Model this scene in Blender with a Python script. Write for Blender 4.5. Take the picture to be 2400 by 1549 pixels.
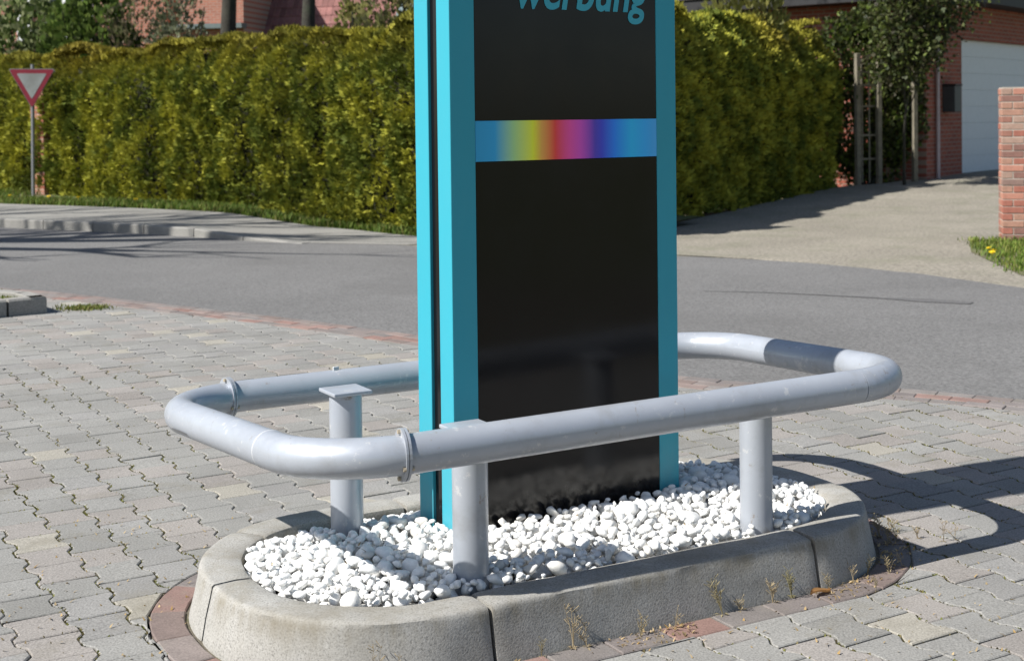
import bpy, bmesh, math, random
import numpy as np
from mathutils import Vector, Matrix

R_ = math.radians
rng = np.random.default_rng(11)
random.seed(11)
sc = bpy.context.scene
for o in list(bpy.data.objects):
    bpy.data.objects.remove(o)
C = sc.collection

# ------------------------------------------------------------------ camera
CAM_H = 1.53
F_PX = 3202.35
pitch, roll, cy_px = 0.01905, -0.01152, 335.0
cd = bpy.data.cameras.new('camera')
cam = bpy.data.objects.new('camera', cd)
C.objects.link(cam)
sc.camera = cam
cd.sensor_width = 36.0
cd.lens = F_PX / 2400 * 36
cd.shift_y = -(774.5 - cy_px) / 2400
cd.clip_start = 0.05
cd.clip_end = 2000
cd.dof.use_dof = True
cd.dof.focus_distance = 4.6
cd.dof.aperture_fstop = 5.6
fw = Vector((0, math.cos(pitch), -math.sin(pitch)))
up0 = Vector((0, math.sin(pitch), math.cos(pitch)))
rt0 = Vector((1, 0, 0))
rt = math.cos(roll) * rt0 + math.sin(roll) * up0
up = -math.sin(roll) * rt0 + math.cos(roll) * up0
M = Matrix((rt, up, -fw)).transposed().to_4x4()
M.translation = (0, 0, CAM_H)
cam.matrix_world = M

# ------------------------------------------------------------------ light
SUN_AZ = R_(24.5)     # direction in which shadows fall, from +x towards +y
SUN_EL = R_(45.0)
w = bpy.data.worlds.new('World')
sc.world = w
w.use_nodes = True
nt = w.node_tree
sky = nt.nodes.new('ShaderNodeTexSky')
sky.sky_type = 'NISHITA'
sky.sun_disc = False
sky.sun_elevation = SUN_EL
sky.sun_rotation = math.pi / 2 - (SUN_AZ + math.pi)
nt.nodes['Background'].inputs['Strength'].default_value = 0.066
nt.links.new(sky.outputs[0], nt.nodes['Background'].inputs[0])
sl = bpy.data.lights.new('sun', 'SUN')
sl.energy = 4.9
sl.angle = R_(0.55)
sl.color = (1.0, 0.965, 0.905)
so = bpy.data.objects.new('sun', sl)
C.objects.link(so)
sdir = Vector((math.cos(SUN_AZ) * math.cos(SUN_EL), math.sin(SUN_AZ) * math.cos(SUN_EL), -math.sin(SUN_EL)))
so.rotation_euler = sdir.to_track_quat('-Z', 'Y').to_euler()
so.location = (-20, -12, 25)
vs = sc.view_settings
vs.view_transform = 'Standard'
vs.look = 'None'
vs.exposure = 0.68
vs.gamma = 1.0
vs.use_curve_mapping = False

# ------------------------------------------------------------------ helpers
def tag(o, label=None, cat=None, group=None, kind=None):
    if label: o['label'] = label
    if cat: o['category'] = cat
    if group: o['group'] = group
    if kind: o['kind'] = kind
    return o

def link(name, me, mat=None, parent=None, loc=None, rot=None, smooth=False):
    o = bpy.data.objects.new(name, me)
    C.objects.link(o)
    if mat is not None and len(me.materials) == 0:
        me.materials.append(mat)
    if parent is not None:
        o.parent = parent
    if loc is not None: o.location = loc
    if rot is not None: o.rotation_euler = rot
    if smooth:
        me.shade_smooth()
    return o

def empty(name, loc=(0, 0, 0), rz=0.0):
    o = bpy.data.objects.new(name, None)
    C.objects.link(o)
    o.location = loc
    o.rotation_euler = (0, 0, rz)
    o.empty_display_size = 0.1
    return o

def pyd(name, v, f):
    me = bpy.data.meshes.new(name)
    me.from_pydata([tuple(map(float, q)) for q in v], [], [tuple(map(int, q)) for q in f])
    me.update()
    return me

def npmesh(name, v, f, tint=None):
    """v (N,3), f (M,k) numpy arrays; tint (N,3) point colour"""
    v = np.asarray(v, np.float32); f = np.asarray(f, np.int32)
    me = bpy.data.meshes.new(name)
    k = f.shape[1]
    me.vertices.add(len(v)); me.vertices.foreach_set('co', v.ravel())
    me.loops.add(f.size); me.loops.foreach_set('vertex_index', f.ravel())
    me.polygons.add(len(f))
    me.polygons.foreach_set('loop_start', np.arange(0, f.size, k, dtype=np.int32))
    me.update(calc_edges=True)
    if tint is not None: set_tint(me, tint)
    return me

def set_tint(me, tint):
    at = me.color_attributes.new('tint', 'FLOAT_COLOR', 'POINT')
    t = np.ones((len(me.vertices), 4), np.float32)
    t[:, :3] = np.asarray(tint, np.float32)
    at.data.foreach_set('color', t.ravel())

class MB:
    """collects simple solids in one mesh"""
    def __init__(s): s.v = []; s.f = []
    def add(s, v, f):
        b = len(s.v); s.v += [tuple(q) for q in v]; s.f += [tuple(i + b for i in q) for q in f]; return s
    def box(s, x0, x1, y0, y1, z0, z1):
        return s.add([(x0,y0,z0),(x1,y0,z0),(x1,y1,z0),(x0,y1,z0),(x0,y0,z1),(x1,y0,z1),(x1,y1,z1),(x0,y1,z1)],
                     [(0,3,2,1),(4,5,6,7),(0,1,5,4),(1,2,6,5),(2,3,7,6),(3,0,4,7)])
    def tube(s, pts, rad, n=8, cap=True):
        pts = [Vector(p) for p in pts]
        if not hasattr(rad, '__len__'): rad = [rad] * len(pts)
        rings = []
        for i, p in enumerate(pts):
            d = (pts[min(i+1, len(pts)-1)] - pts[max(i-1, 0)])
            d = d.normalized() if d.length > 1e-9 else Vector((0, 0, 1))
            a = Vector((0, 0, 1)) if abs(d.z) < .9 else Vector((1, 0, 0))
            x = d.cross(a).normalized(); y = d.cross(x).normalized()
            rings.append([p + rad[i] * (math.cos(2*math.pi*k/n) * x + math.sin(2*math.pi*k/n) * y) for k in range(n)])
        v = [q for r in rings for q in r]; f = []
        for i in range(len(pts) - 1):
            for k in range(n):
                f.append((i*n+k, i*n+(k+1) % n, (i+1)*n+(k+1) % n, (i+1)*n+k))
        if cap:
            f.append(tuple(range(n))[::-1]); f.append(tuple((len(pts)-1)*n + k for k in range(n)))
        return s.add(v, f)
    def lathe(s, prof, n=24, c=(0, 0, 0)):
        v = []; f = []
        for (r, z) in prof:
            for k in range(n):
                a = 2*math.pi*k/n; v.append((c[0]+r*math.cos(a), c[1]+r*math.sin(a), c[2]+z))
        for i in range(len(prof)-1):
            for k in range(n):
                f.append((i*n+k, i*n+(k+1) % n, (i+1)*n+(k+1) % n, (i+1)*n+k))
        f.append(tuple(range(n))[::-1]); f.append(tuple((len(prof)-1)*n+k for k in range(n)))
        return s.add(v, f)
    def mesh(s, name):
        me = pyd(name, s.v, s.f)
        bm = bmesh.new(); bm.from_mesh(me); bmesh.ops.recalc_face_normals(bm, faces=bm.faces); bm.to_mesh(me); bm.free()
        return me
    def build(s, name, mat, parent=None, bevel=0, smooth=False, loc=None, rot=None):
        o = link(name, s.mesh(name), mat, parent, loc, rot)
        if bevel:
            m = o.modifiers.new('bevel', 'BEVEL'); m.width = bevel; m.segments = 2; m.limit_method = 'ANGLE'
        if smooth: smooth_by_angle(o.data)
        return o

def smooth_by_angle(me, ang=40):
    bm = bmesh.new(); bm.from_mesh(me)
    for f in bm.faces: f.smooth = True
    for e in bm.edges:
        e.smooth = not (len(e.link_faces) == 2 and e.calc_face_angle(0) > R_(ang))
    bm.to_mesh(me); bm.free()

# value noise in numpy (repeatable)
_NT = np.random.default_rng(5).random((64, 64, 64)).astype(np.float32)
def vnoise(x, y, z=0.0):
    x, y, z = np.broadcast_arrays(np.asarray(x, float), np.asarray(y, float), np.asarray(z, float))
    xi, yi, zi = np.floor(x).astype(int), np.floor(y).astype(int), np.floor(z).astype(int)
    xf, yf, zf = x-xi, y-yi, z-zi
    s = lambda t: t*t*(3-2*t)
    xf, yf, zf = s(xf), s(yf), s(zf)
    g = lambda a, b, c: _NT[(xi+a) % 64, (yi+b) % 64, (zi+c) % 64]
    c00 = g(0,0,0)*(1-xf)+g(1,0,0)*xf; c10 = g(0,1,0)*(1-xf)+g(1,1,0)*xf
    c01 = g(0,0,1)*(1-xf)+g(1,0,1)*xf; c11 = g(0,1,1)*(1-xf)+g(1,1,1)*xf
    return (c00*(1-yf)+c10*yf)*(1-zf)+(c01*(1-yf)+c11*yf)*zf

# ------------------------------------------------------------------ materials
def mat_base(name, rough=0.8, metallic=0.0, spec=0.4):
    m = bpy.data.materials.new(name); m.use_nodes = True
    b = m.node_tree.nodes['Principled BSDF']
    b.inputs['Roughness'].default_value = rough
    b.inputs['Metallic'].default_value = metallic
    b.inputs['Specular IOR Level'].default_value = spec
    return m, m.node_tree, b

def ramp(nt, src, stops, interp='LINEAR'):
    r = nt.nodes.new('ShaderNodeValToRGB'); cr = r.color_ramp; cr.interpolation = interp
    while len(cr.elements) < len(stops): cr.elements.new(0.5)
    for e, (p, c) in zip(cr.elements, stops):
        e.position = p; e.color = (c[0], c[1], c[2], 1) if hasattr(c, '__len__') else (c, c, c, 1)
    nt.links.new(src, r.inputs[0]); return r.outputs[0]

def noise(nt, scale, detail=4, rough=.55, co='Object', vec=None, dist=0.0):
    n = nt.nodes.new('ShaderNodeTexNoise'); n.inputs['Scale'].default_value = scale
    n.inputs['Detail'].default_value = detail; n.inputs['Roughness'].default_value = rough
    n.inputs['Distortion'].default_value = dist
    if vec is None:
        t = nt.nodes.new('ShaderNodeTexCoord'); vec = t.outputs[co] if co != 'World' else None
        if vec is None:
            g = nt.nodes.new('ShaderNodeNewGeometry'); vec = g.outputs['Position']
    nt.links.new(vec, n.inputs['Vector']); return n.outputs['Fac']

def mix(nt, a, b, fac, mode='MIX'):
    m = nt.nodes.new('ShaderNodeMix'); m.data_type = 'RGBA'; m.blend_type = mode
    for sock, val in ((m.inputs['A'], a), (m.inputs['B'], b)):
        if hasattr(val, 'is_linked') or hasattr(val, 'links'): nt.links.new(val, sock)
        else: sock.default_value = (*val, 1)
    if hasattr(fac, 'links'): nt.links.new(fac, m.inputs['Factor'])
    else: m.inputs['Factor'].default_value = fac
    return m.outputs['Result']

def bump(nt, b, h, strength=.3, dist=.01):
    n = nt.nodes.new('ShaderNodeBump'); n.inputs['Strength'].default_value = strength; n.inputs['Distance'].default_value = dist
    nt.links.new(h, n.inputs['Height']); nt.links.new(n.outputs[0], b.inputs['Normal'])

def mat_grainy(name, col, var=.25, scale=3.0, speck=.35, speck_scale=180, rough=.9, bump_s=.35, bump_d=.004,
               stain=None, stain_scale=2.0, stain_lo=.52, stain_hi=.7, tint=False, spec=.3):
    m, nt, b = mat_base(name, rough, spec=spec)
    if tint:
        a = nt.nodes.new('ShaderNodeAttribute'); a.attribute_name = 'tint'; base = a.outputs['Color']
    else:
        base = col
    n1 = noise(nt, scale, 5, co='World')
    k1 = ramp(nt, n1, [(.25, 1-var), (.75, 1+var*.6)])
    c = mix(nt, base, k1, 1.0, 'MULTIPLY')
    n2 = noise(nt, speck_scale, 2, .6, co='World')
    k2 = ramp(nt, n2, [(.3, 1-speck), (.5, 1.0), (.72, 1+speck)])
    c = mix(nt, c, k2, 1.0, 'MULTIPLY')
    if stain:
        n3 = noise(nt, stain_scale, 6, .65, co='World')
        c = mix(nt, c, stain, ramp(nt, n3, [(stain_lo, 0.0), (stain_hi, .75)]))
    nt.links.new(c, b.inputs['Base Color'])
    bump(nt, b, n2, bump_s, bump_d)
    return m

def mat_tint(name, rough=.75, trans=0.0, spec=.25, var=0.0):
    m, nt, b = mat_base(name, rough, spec=spec)
    a = nt.nodes.new('ShaderNodeAttribute'); a.attribute_name = 'tint'
    nt.links.new(a.outputs['Color'], b.inputs['Base Color'])
    if trans:
        tr = nt.nodes.new('ShaderNodeBsdfTranslucent')
        nt.links.new(a.outputs['Color'], tr.inputs['Color'])
        mx = nt.nodes.new('ShaderNodeMixShader'); mx.inputs[0].default_value = trans
        nt.links.new(b.outputs[0], mx.inputs[1]); nt.links.new(tr.outputs[0], mx.inputs[2])
        nt.links.new(mx.outputs[0], nt.nodes['Material Output'].inputs[0])
    return m

def mat_plain(name, col, rough=.6, metallic=0.0, spec=.4, var=.08, scale=8):
    m, nt, b = mat_base(name, rough, metallic, spec)
    n1 = noise(nt, scale, 4)
    nt.links.new(mix(nt, col, ramp(nt, n1, [(.3, 1-var), (.7, 1+var)]), 1.0, 'MULTIPLY'), b.inputs['Base Color'])
    return m

M_paver = mat_grainy('paver_concrete', (.3,.3,.3), .16, 2.2, .30, 150, .92, .45, .003, stain=(.16,.145,.11), stain_scale=3.1, stain_lo=.56, stain_hi=.80, tint=True)
M_clinker = mat_grainy('clinker', (.3,.2,.2), .2, 9, .22, 160, .8, .3, .002, stain=(.19,.17,.14), stain_scale=7, stain_lo=.52, stain_hi=.78, tint=True)
M_bed = mat_grainy('joint_sand', (.145,.128,.098), .3, 4, .4, 220, 1.0, .6, .004, stain=(.10,.105,.03), stain_scale=2.3, stain_lo=.5, stain_hi=.62)
M_asphalt = mat_grainy('asphalt', (.150,.148,.146), .16, .40, .34, 52, .93, .5, .004, stain=(.112,.11,.108), stain_scale=.55, stain_lo=.5, stain_hi=.75)
M_tar = mat_grainy('tar', (.115,.113,.113), .15, 3, .25, 60, .85, .3, .003)
M_ground = mat_grainy('soil_ground', (.16,.14,.09), .3, .7, .4, 30, 1.0, .5, .02, stain=(.07,.11,.02), stain_scale=.6, stain_lo=.4, stain_hi=.6)
M_walk = mat_grainy('walk_concrete', (.245,.238,.22), .18, 1.4, .28, 60, .93, .4, .004, stain=(.2,.19,.17), stain_scale=1.0, stain_lo=.5, stain_hi=.75)
M_drive = mat_grainy('drive_gravel', (.240,.220,.182), .18, .8, .38, 27, .95, .5, .006, stain=(.175,.172,.125), stain_scale=1.3, stain_lo=.5, stain_hi=.7)
M_kerbfar = mat_grainy('kerb_concrete_grey', (.26,.253,.235), .2, 2, .25, 90, .9, .4, .004)
M_stone = mat_grainy('white_marble', (.82,.82,.805), .20, 22, .05, 90, .75, .25, .003, stain=(.60,.53,.42), stain_scale=11, stain_lo=.54, stain_hi=.82)
M_stone2 = mat_grainy('greyish_marble', (.60,.585,.555), .15, 20, .10, 90, .8, .25, .003)
M_dark = mat_plain('weed_membrane', (.012,.012,.013), .9, var=.3, scale=30)
M_bricktint = mat_grainy('wall_brick', (.4,.2,.15), .18, 14, .25, 140, .85, .35, .003, tint=True)
M_mortar = mat_grainy('mortar', (.40,.37,.32), .12, 8, .3, 160, .95, .4, .003)
M_grass = mat_tint('grass_blades', .7, .35)
M_thuja = mat_tint('thuja_foliage', .75, .14, .15)
M_leaf = mat_tint('broad_leaf', .55, .3, .35)
M_core = mat_plain('shade_core', (.020,.022,.008), 1.0, var=.4, scale=6)  # near-black, stands in for the shade deep inside the hedges
M_bark = mat_grainy('bark', (.045,.042,.034), .3, 6, .4, 40, .95, .6, .01, stain=(.045,.055,.035), stain_scale=3)
M_dry = mat_tint('dry_stalk', .85, .2)
M_galv = mat_plain('galvanised_steel', (.25,.255,.27), .5, .6, var=.12, scale=20)
M_white = mat_plain('white_paint', (.78,.79,.80), .5, var=.04)
M_wood = mat_grainy('weathered_wood', (.20,.18,.135), .3, 5, .3, 60, .9, .4, .004)
M_black = mat_plain('black_metal', (.02,.022,.023), .5)
M_glass = mat_plain('window_glass', (.02,.024,.03), .08, spec=.6)

# concrete of the island kerb: pale speckled face, brown run-off under the edge
def mat_kerb():
    m, nt, b = mat_base('kerb_concrete', .9, spec=.25)
    n1 = noise(nt, 3.0, 5, co='World')
    base = mix(nt, (.325,.318,.300), (.262,.256,.240), ramp(nt, n1, [(.35, 0), (.65, 1)]))
    n2 = noise(nt, 170, 2, .6, co='World')
    base = mix(nt, base, ramp(nt, n2, [(.28, .55), (.42, .98), (.72, 1.3)]), 1.0, 'MULTIPLY')
    g = nt.nodes.new('ShaderNodeNewGeometry'); sx = nt.nodes.new('ShaderNodeSeparateXYZ')
    nt.links.new(g.outputs['Position'], sx.inputs[0])
    mp = nt.nodes.new('ShaderNodeMapping'); mp.inputs['Scale'].default_value = (9, 9, 1.6)
    nt.links.new(g.outputs['Position'], mp.inputs['Vector'])
    n3 = noise(nt, 1.0, 6, .7, vec=mp.outputs[0])
    zr = ramp(nt, sx.outputs['Z'], [(.0, .25), (.02, .05), (.085, .2), (.135, .8), (.152, .45)])
    k = nt.nodes.new('ShaderNodeMath'); k.operation = 'MULTIPLY'
    nt.links.new(zr, k.inputs[0]); nt.links.new(ramp(nt, n3, [(.42, 0), (.62, 1)]), k.inputs[1])
    base = mix(nt, base, (.20,.178,.135), k.outputs[0])
    base = mix(nt, base, (.185,.17,.14), ramp(nt, noise(nt, 1.7, 7, .7, co='World'), [(.50, 0), (.72, .6)]))
    nt.links.new(base, b.inputs['Base Color'])
    bump(nt, b, n2, .35, .003)
    return m
M_kerb = mat_kerb()

# silver-grey paint with grime, scuffs and a little rust
def mat_rail():
    m, nt, b = mat_base('grey_rail_paint', .36, .25, .5)
    n1 = noise(nt, 3.0, 5, co='World')
    base = mix(nt, (.405,.435,.485), (.35,.375,.42), ramp(nt, n1, [(.35, 0), (.7, 1)]))
    n2 = noise(nt, 14, 7, .75, co='World')
    base = mix(nt, base, (.60,.60,.59), ramp(nt, n2, [(.595, 0), (.625, .55)]))
    n5 = noise(nt, 5, 6, .7, co='World')
    base = mix(nt, base, (.27,.275,.28), ramp(nt, n5, [(.52, 0), (.70, .55)]))
    n4 = noise(nt, 9, 8, .8, co='World', dist=.6)
    base = mix(nt, base, (.24,.19,.14), ramp(nt, n4, [(.61, 0), (.67, .75)]))
    g = nt.nodes.new('ShaderNodeNewGeometry'); sx = nt.nodes.new('ShaderNodeSeparateXYZ')
    nt.links.new(g.outputs['Normal'], sx.inputs[0])
    n3 = noise(nt, 40, 4, co='World')
    und = ramp(nt, sx.outputs['Z'], [(0.0, 0.0), (.001, 0.0)])
    nt.links.new(base, b.inputs['Base Color'])
    nt.links.new(ramp(nt, n3, [(.3, .30), (.7, .46)]), b.inputs['Roughness'])
    bump(nt, b, n3, .05, .002)
    return m
M_rail = mat_rail()
M_algae = mat_plain('algae_film', (.13,.12,.055), .9, var=.4, scale=18)
M_rust = mat_plain('rust', (.32,.13,.05), .95, var=.3, scale=60)
M_bolt = mat_plain('rusty_bolt', (.42,.36,.27), .6, .3, var=.3, scale=90)
M_weld = mat_plain('weld_paint', (.52,.53,.55), .5)

M_cyan, _nt, _b = mat_base('cyan_coat', .42, spec=.35)
_n = noise(_nt, 2.5, 4)
_nt.links.new(mix(_nt, (.032,.325,.42), (.036,.342,.44), _n), _b.inputs['Base Color'])
M_panel, _nt, _b = mat_base('black_acrylic', .13, spec=.32)
_n = noise(_nt, 1.6, 4)
def dust(nt, col, amt):
    g = nt.nodes.new('ShaderNodeNewGeometry'); sx = nt.nodes.new('ShaderNodeSeparateXYZ'); nt.links.new(g.outputs['Position'], sx.inputs[0])
    mp = nt.nodes.new('ShaderNodeMapping'); mp.inputs['Scale'].default_value = (14, 14, 5); nt.links.new(g.outputs['Position'], mp.inputs['Vector'])
    m = nt.nodes.new('ShaderNodeMath'); m.operation = 'MULTIPLY'
    nt.links.new(ramp(nt, sx.outputs['Z'], [(.12, amt), (.32, amt*.35), (.7, amt*.08)]), m.inputs[0]); nt.links.new(ramp(nt, noise(nt, 1.0, 7, .75, vec=mp.outputs[0]), [(.35, 0), (.7, 1)]), m.inputs[1])
    return mix(nt, col, (.30,.28,.24), m.outputs[0])
_nt.links.new(dust(_nt, mix(_nt, (.005,.0055,.0065), (.0075,.006,.0065), _n), .045), _b.inputs['Base Color'])
_nt.links.new(ramp(_nt, noise(_nt, 5, 5), [(.3, .10), (.7, .2)]), _b.inputs['Roughness'])
M_letter = mat_plain('teal_lettering', (.052,.40,.50), .45, var=.02)
# printed colour band
M_band, _nt, _b = mat_base('printed_colour_band', .32, spec=.5)
_t = _nt.nodes.new('ShaderNodeTexCoord'); _s = _nt.nodes.new('ShaderNodeSeparateXYZ')
_nt.links.new(_t.outputs['Generated'], _s.inputs[0])
def srgb(r, g, b, k=3.3):
    f = lambda c: ((c/255+.055)/1.055)**2.4 if c > 10 else c/255/12.92
    return tuple(min(.95, f(c)*k) for c in (r, g, b))
_c = ramp(_nt, _s.outputs['X'], [(0.0, srgb(20,92,122)), (.10, srgb(22,98,130)), (.20, srgb(105,132,85)), (.30, srgb(178,158,30)),
          (.345, srgb(168,105,45)), (.42, srgb(172,38,34)), (.50, srgb(163,45,98)), (.56, srgb(130,45,115)), (.64, srgb(50,35,112)),
          (.68, srgb(34,40,125)), (.75, srgb(18,78,158)), (.85, srgb(18,112,210)), (.93, srgb(26,104,172)), (1.0, srgb(42,102,142))])
_nt.links.new(_c, _b.inputs['Base Color'])

_nt = M_cyan.node_tree; _b = _nt.nodes['Principled BSDF']; _l = _b.inputs['Base Color'].links[0].from_socket; _nt.links.new(dust(_nt, _l, .30), _b.inputs['Base Color'])

def mat_house_brick(name, c1, c2, mortar):
    m, nt, b = mat_base(name, .9, spec=.25)
    t = nt.nodes.new('ShaderNodeTexCoord')
    mp = nt.nodes.new('ShaderNodeMapping'); nt.links.new(t.outputs['Object'], mp.inputs['Vector'])
    mp.inputs['Rotation'].default_value = (R_(90), 0, 0)
    br = nt.nodes.new('ShaderNodeTexBrick'); nt.links.new(mp.outputs[0], br.inputs['Vector'])
    br.inputs['Scale'].default_value = 1.0
    br.inputs['Brick Width'].default_value = .25; br.inputs['Row Height'].default_value = .083; br.inputs['Mortar Size'].default_value = .010
    br.inputs['Color1'].default_value = (*c1, 1); br.inputs['Color2'].default_value = (*c2, 1); br.inputs['Mortar'].default_value = (*mortar, 1)
    nt.links.new(br.outputs['Color'], b.inputs['Base Color'])
    bump(nt, b, br.outputs['Fac'], -.4, .006)
    return m
M_hbrick = mat_house_brick('house_brick', (.34,.10,.065), (.25,.075,.055), (.27,.2,.16))
M_hbrick2 = mat_house_brick('far_house_brick', (.38,.15,.10), (.30,.12,.085), (.34,.26,.21))
M_tile = mat_grainy('roof_tile', (.3,.1,.08), .25, 3, .2, 30, .8, .3, .004, tint=True)
M_fascia = mat_plain('dark_fascia', (.018,.018,.02), .6)
M_gdoor = mat_plain('garage_door_white', (.66,.70,.74), .5, var=.03)

# ------------------------------------------------------------------ geometry of the place (metres; camera above the origin)
TH = R_(29.0)                       # island axis
ICX, ICY = 0.118, 4.588             # island centre
IHL, IHW, IR = 1.172, 0.575, 0.525   # outer top edge, half length, half width, corner radius
cT, sT = math.cos(TH), math.sin(TH)
def isl(u, v): return (ICX + cT*u - sT*v, ICY + sT*u + cT*v)
def to_isl(x, y): return (cT*(x-ICX) + sT*(y-ICY), -sT*(x-ICX) + cT*(y-ICY))

def rrect(hl, hw, r, n=20):
    """dense closed outline: positions and outward normals, counter-clockwise, starting at the middle of the -v side"""
    pts = []; nrm = []
    def seg(a, b, nn, step=.05):
        k = max(2, int(math.dist(a, b)/step))
        for i in range(k): pts.append((a[0]+(b[0]-a[0])*i/k, a[1]+(b[1]-a[1])*i/k)); nrm.append(nn)
    def arc(cx, cy, a0):
        for i in range(n):
            a = R_(a0 + 90*i/n); pts.append((cx+r*math.cos(a), cy+r*math.sin(a))); nrm.append((math.cos(a), math.sin(a)))
    seg((0, -hw), (hl-r, -hw), (0, -1)); arc(hl-r, -hw+r, -90)
    seg((hl, -hw+r), (hl, hw-r), (1, 0)); arc(hl-r, hw-r, 0)
    seg((hl-r, hw), (-hl+r, hw), (0, 1)); arc(-hl+r, hw-r, 90)
    seg((-hl, hw-r), (-hl, -hw+r), (-1, 0)); arc(-hl+r, -hw+r, 180)
    seg((-hl+r, -hw), (0, -hw), (0, -1))
    return np.array(pts), np.array(nrm)
OP, ON = rrect(IHL, IHW, IR)
OS = np.concatenate([[0], np.cumsum(np.linalg.norm(np.diff(np.vstack([OP, OP[:1]]), axis=0), axis=1))])
OL = OS[-1]
def outl(s):
    s = s % OL
    x = np.interp(s, OS, np.append(OP[:, 0], OP[0, 0])); y = np.interp(s, OS, np.append(OP[:, 1], OP[0, 1]))
    nx = np.interp(s, OS, np.append(ON[:, 0], ON[0, 0])); ny = np.interp(s, OS, np.append(ON[:, 1], ON[0, 1]))
    l = math.hypot(nx, ny); return x, y, nx/l, ny/l
def rr_sdf(u, v, hl=IHL, hw=IHW, r=IR):
    qx = np.abs(u)-(hl-r); qy = np.abs(v)-(hw-r)
    return np.hypot(np.maximum(qx, 0), np.maximum(qy, 0)) + np.minimum(np.maximum(qx, qy), 0) - r
def s_of(x, y):
    u, v = to_isl(x, y); d = (OP[:, 0]-u)**2 + (OP[:, 1]-v)**2; return OS[int(d.argmin())]

def smooth_path(P, n=12):
    P = [np.array(p, float) for p in P]; out = []
    Q = [2*P[0]-P[1]] + P + [2*P[-1]-P[-2]]
    for i in range(1, len(Q)-2):
        p0, p1, p2, p3 = Q[i-1:i+3]
        for k in range(n):
            t = k/n
            out.append(.5*((2*p1)+(-p0+p2)*t+(2*p0-5*p1+4*p2-p3)*t*t+(-p0+3*p1-3*p2+p3)*t**3))
    out.append(P[-1]); return np.array(out)
class Path:
    def __init__(s, P):
        s.P = np.asarray(P, float); d = np.diff(s.P, axis=0); s.L = np.concatenate([[0], np.cumsum(np.linalg.norm(d, axis=1))])
        t = np.gradient(s.P, axis=0); t /= np.linalg.norm(t, axis=1)[:, None]; s.T = t; s.len = s.L[-1]
    def at(s, l, off=0.0):
        x = np.interp(l, s.L, s.P[:, 0]); y = np.interp(l, s.L, s.P[:, 1])
        tx = np.interp(l, s.L, s.T[:, 0]); ty = np.interp(l, s.L, s.T[:, 1]); n = np.hypot(tx, ty)
        return np.stack([x - ty/n*off, y + tx/n*off], -1)      # off > 0: to the left of travel

NEAR_EDGE = Path(smooth_path([(-9.5, 14.6), (-6.2, 13.35), (-4.4, 12.45), (-2.85, 11.35), (-.95, 9.85), (.95, 8.02), (2.14, 7.55), (2.75, 7.2), (4.2, 6.3), (6.5, 4.4), (8, 2.0)]))
FAR_EDGE = [(-22, 29.2), (-16, 25.4), (-11, 22.35), (-7.57, 20.13), (-5.57, 18.95), (-4.49, 18.25), (-3.3, 17.3), (-2.58, 16.85), (-1.18, 16.5), (1.83, 15.0), (2.72, 14.5), (3.75, 13.4), (4.35, 12.3), (5.0, 11.2), (7, 8.8), (14, 4)]
STRIP_W = .31

def sheet(name, poly, z, mat, kind='structure', sub=None):
    bm = bmesh.new(); vs_ = [bm.verts.new((p[0], p[1], z)) for p in poly]; bm.faces.new(vs_)
    bmesh.ops.triangulate(bm, faces=bm.faces); bmesh.ops.recalc_face_normals(bm, faces=bm.faces)
    if sum(f.normal.z for f in bm.faces) < 0: bmesh.ops.reverse_faces(bm, faces=bm.faces)
    me = bpy.data.meshes.new(name); bm.to_mesh(me); bm.free()
    o = link(name, me, mat)
    if kind: o['kind'] = kind
    return o

# ground sheet to the horizon
g = link('ground', pyd('ground', [(-600,-600,-.12),(600,-600,-.12),(600,900,-.12),(-600,900,-.12)], [(0,1,2,3)]), M_ground); g['kind'] = 'structure'
# road
near = [tuple(q) for q in NEAR_EDGE.at(np.linspace(0, NEAR_EDGE.len, 90), .0)]
far = [(q[0]+.5, q[1]+.8) for q in FAR_EDGE]
road = sheet('road', near + far[::-1], -.012, M_asphalt)

# tar seam and patch on the road
def quadstrip(name, pts, wid, z, mat, parent=None):
    P = Path(smooth_path(pts, 8)); l = np.linspace(0, P.len, 40); wv = np.interp(l, np.linspace(0, P.len, len(wid)), wid)
    a = np.array([P.at(li, wi) for li, wi in zip(l, wv)]); b = np.array([P.at(li, -wi) for li, wi in zip(l, wv)])
    v = [(*q, z) for q in a] + [(*q, z) for q in b]; n = len(l)
    o = link(name, pyd(name, v, [(i, i+n, i+n+1, i+1) for i in range(n-1)]), mat, parent); return o
seam = quadstrip('tar_seam', [(1.66, 11.9), (2.2, 11.75), (2.9, 11.4), (3.35, 11.15), (3.68, 10.95)], [.008, .012, .014, .02, .03, .10, .07], -.008, M_tar)
seam['kind'] = 'structure'

# ------------------------------------------------------------------ paved lot
inner = NEAR_EDGE.at(np.linspace(0, NEAR_EDGE.len, 90), -STRIP_W+.01)
lot = sheet('paved_lot', [tuple(q) for q in inner] + [(8, -2), (-9.5, -2)], -.0075, M_bed)

def inset(poly, d):
    P = np.asarray(poly, float); n = len(P); out = []
    for i in range(n):
        a = P[i]-P[i-1]; b = P[(i+1) % n]-P[i]
        la, lb = np.linalg.norm(a), np.linalg.norm(b)
        na = np.array([-a[1], a[0]])/max(la, 1e-9); nb = np.array([-b[1], b[0]])/max(lb, 1e-9)
        m = na+nb; q = m@m
        out.append(P[i] + (m*2*d/q if q > .3 else na*d))
    return np.array(out)

def slab_geo(poly, top=0.0, ch=.0038, depth=.03):
    """ccw polygon -> chamfered paving piece (verts, faces)"""
    P = np.asarray(poly); n = len(P); I = inset(P, ch)
    v = [(*q, top) for q in I] + [(*q, top-ch*.8) for q in P] + [(*q, top-depth) for q in P]
    f = [tuple(range(n))]
    for i in range(n):
        j = (i+1) % n
        f.append((n+i, n+j, j, i)); f.append((2*n+i, 2*n+j, n+j, n+i))
    return v, f

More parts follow.
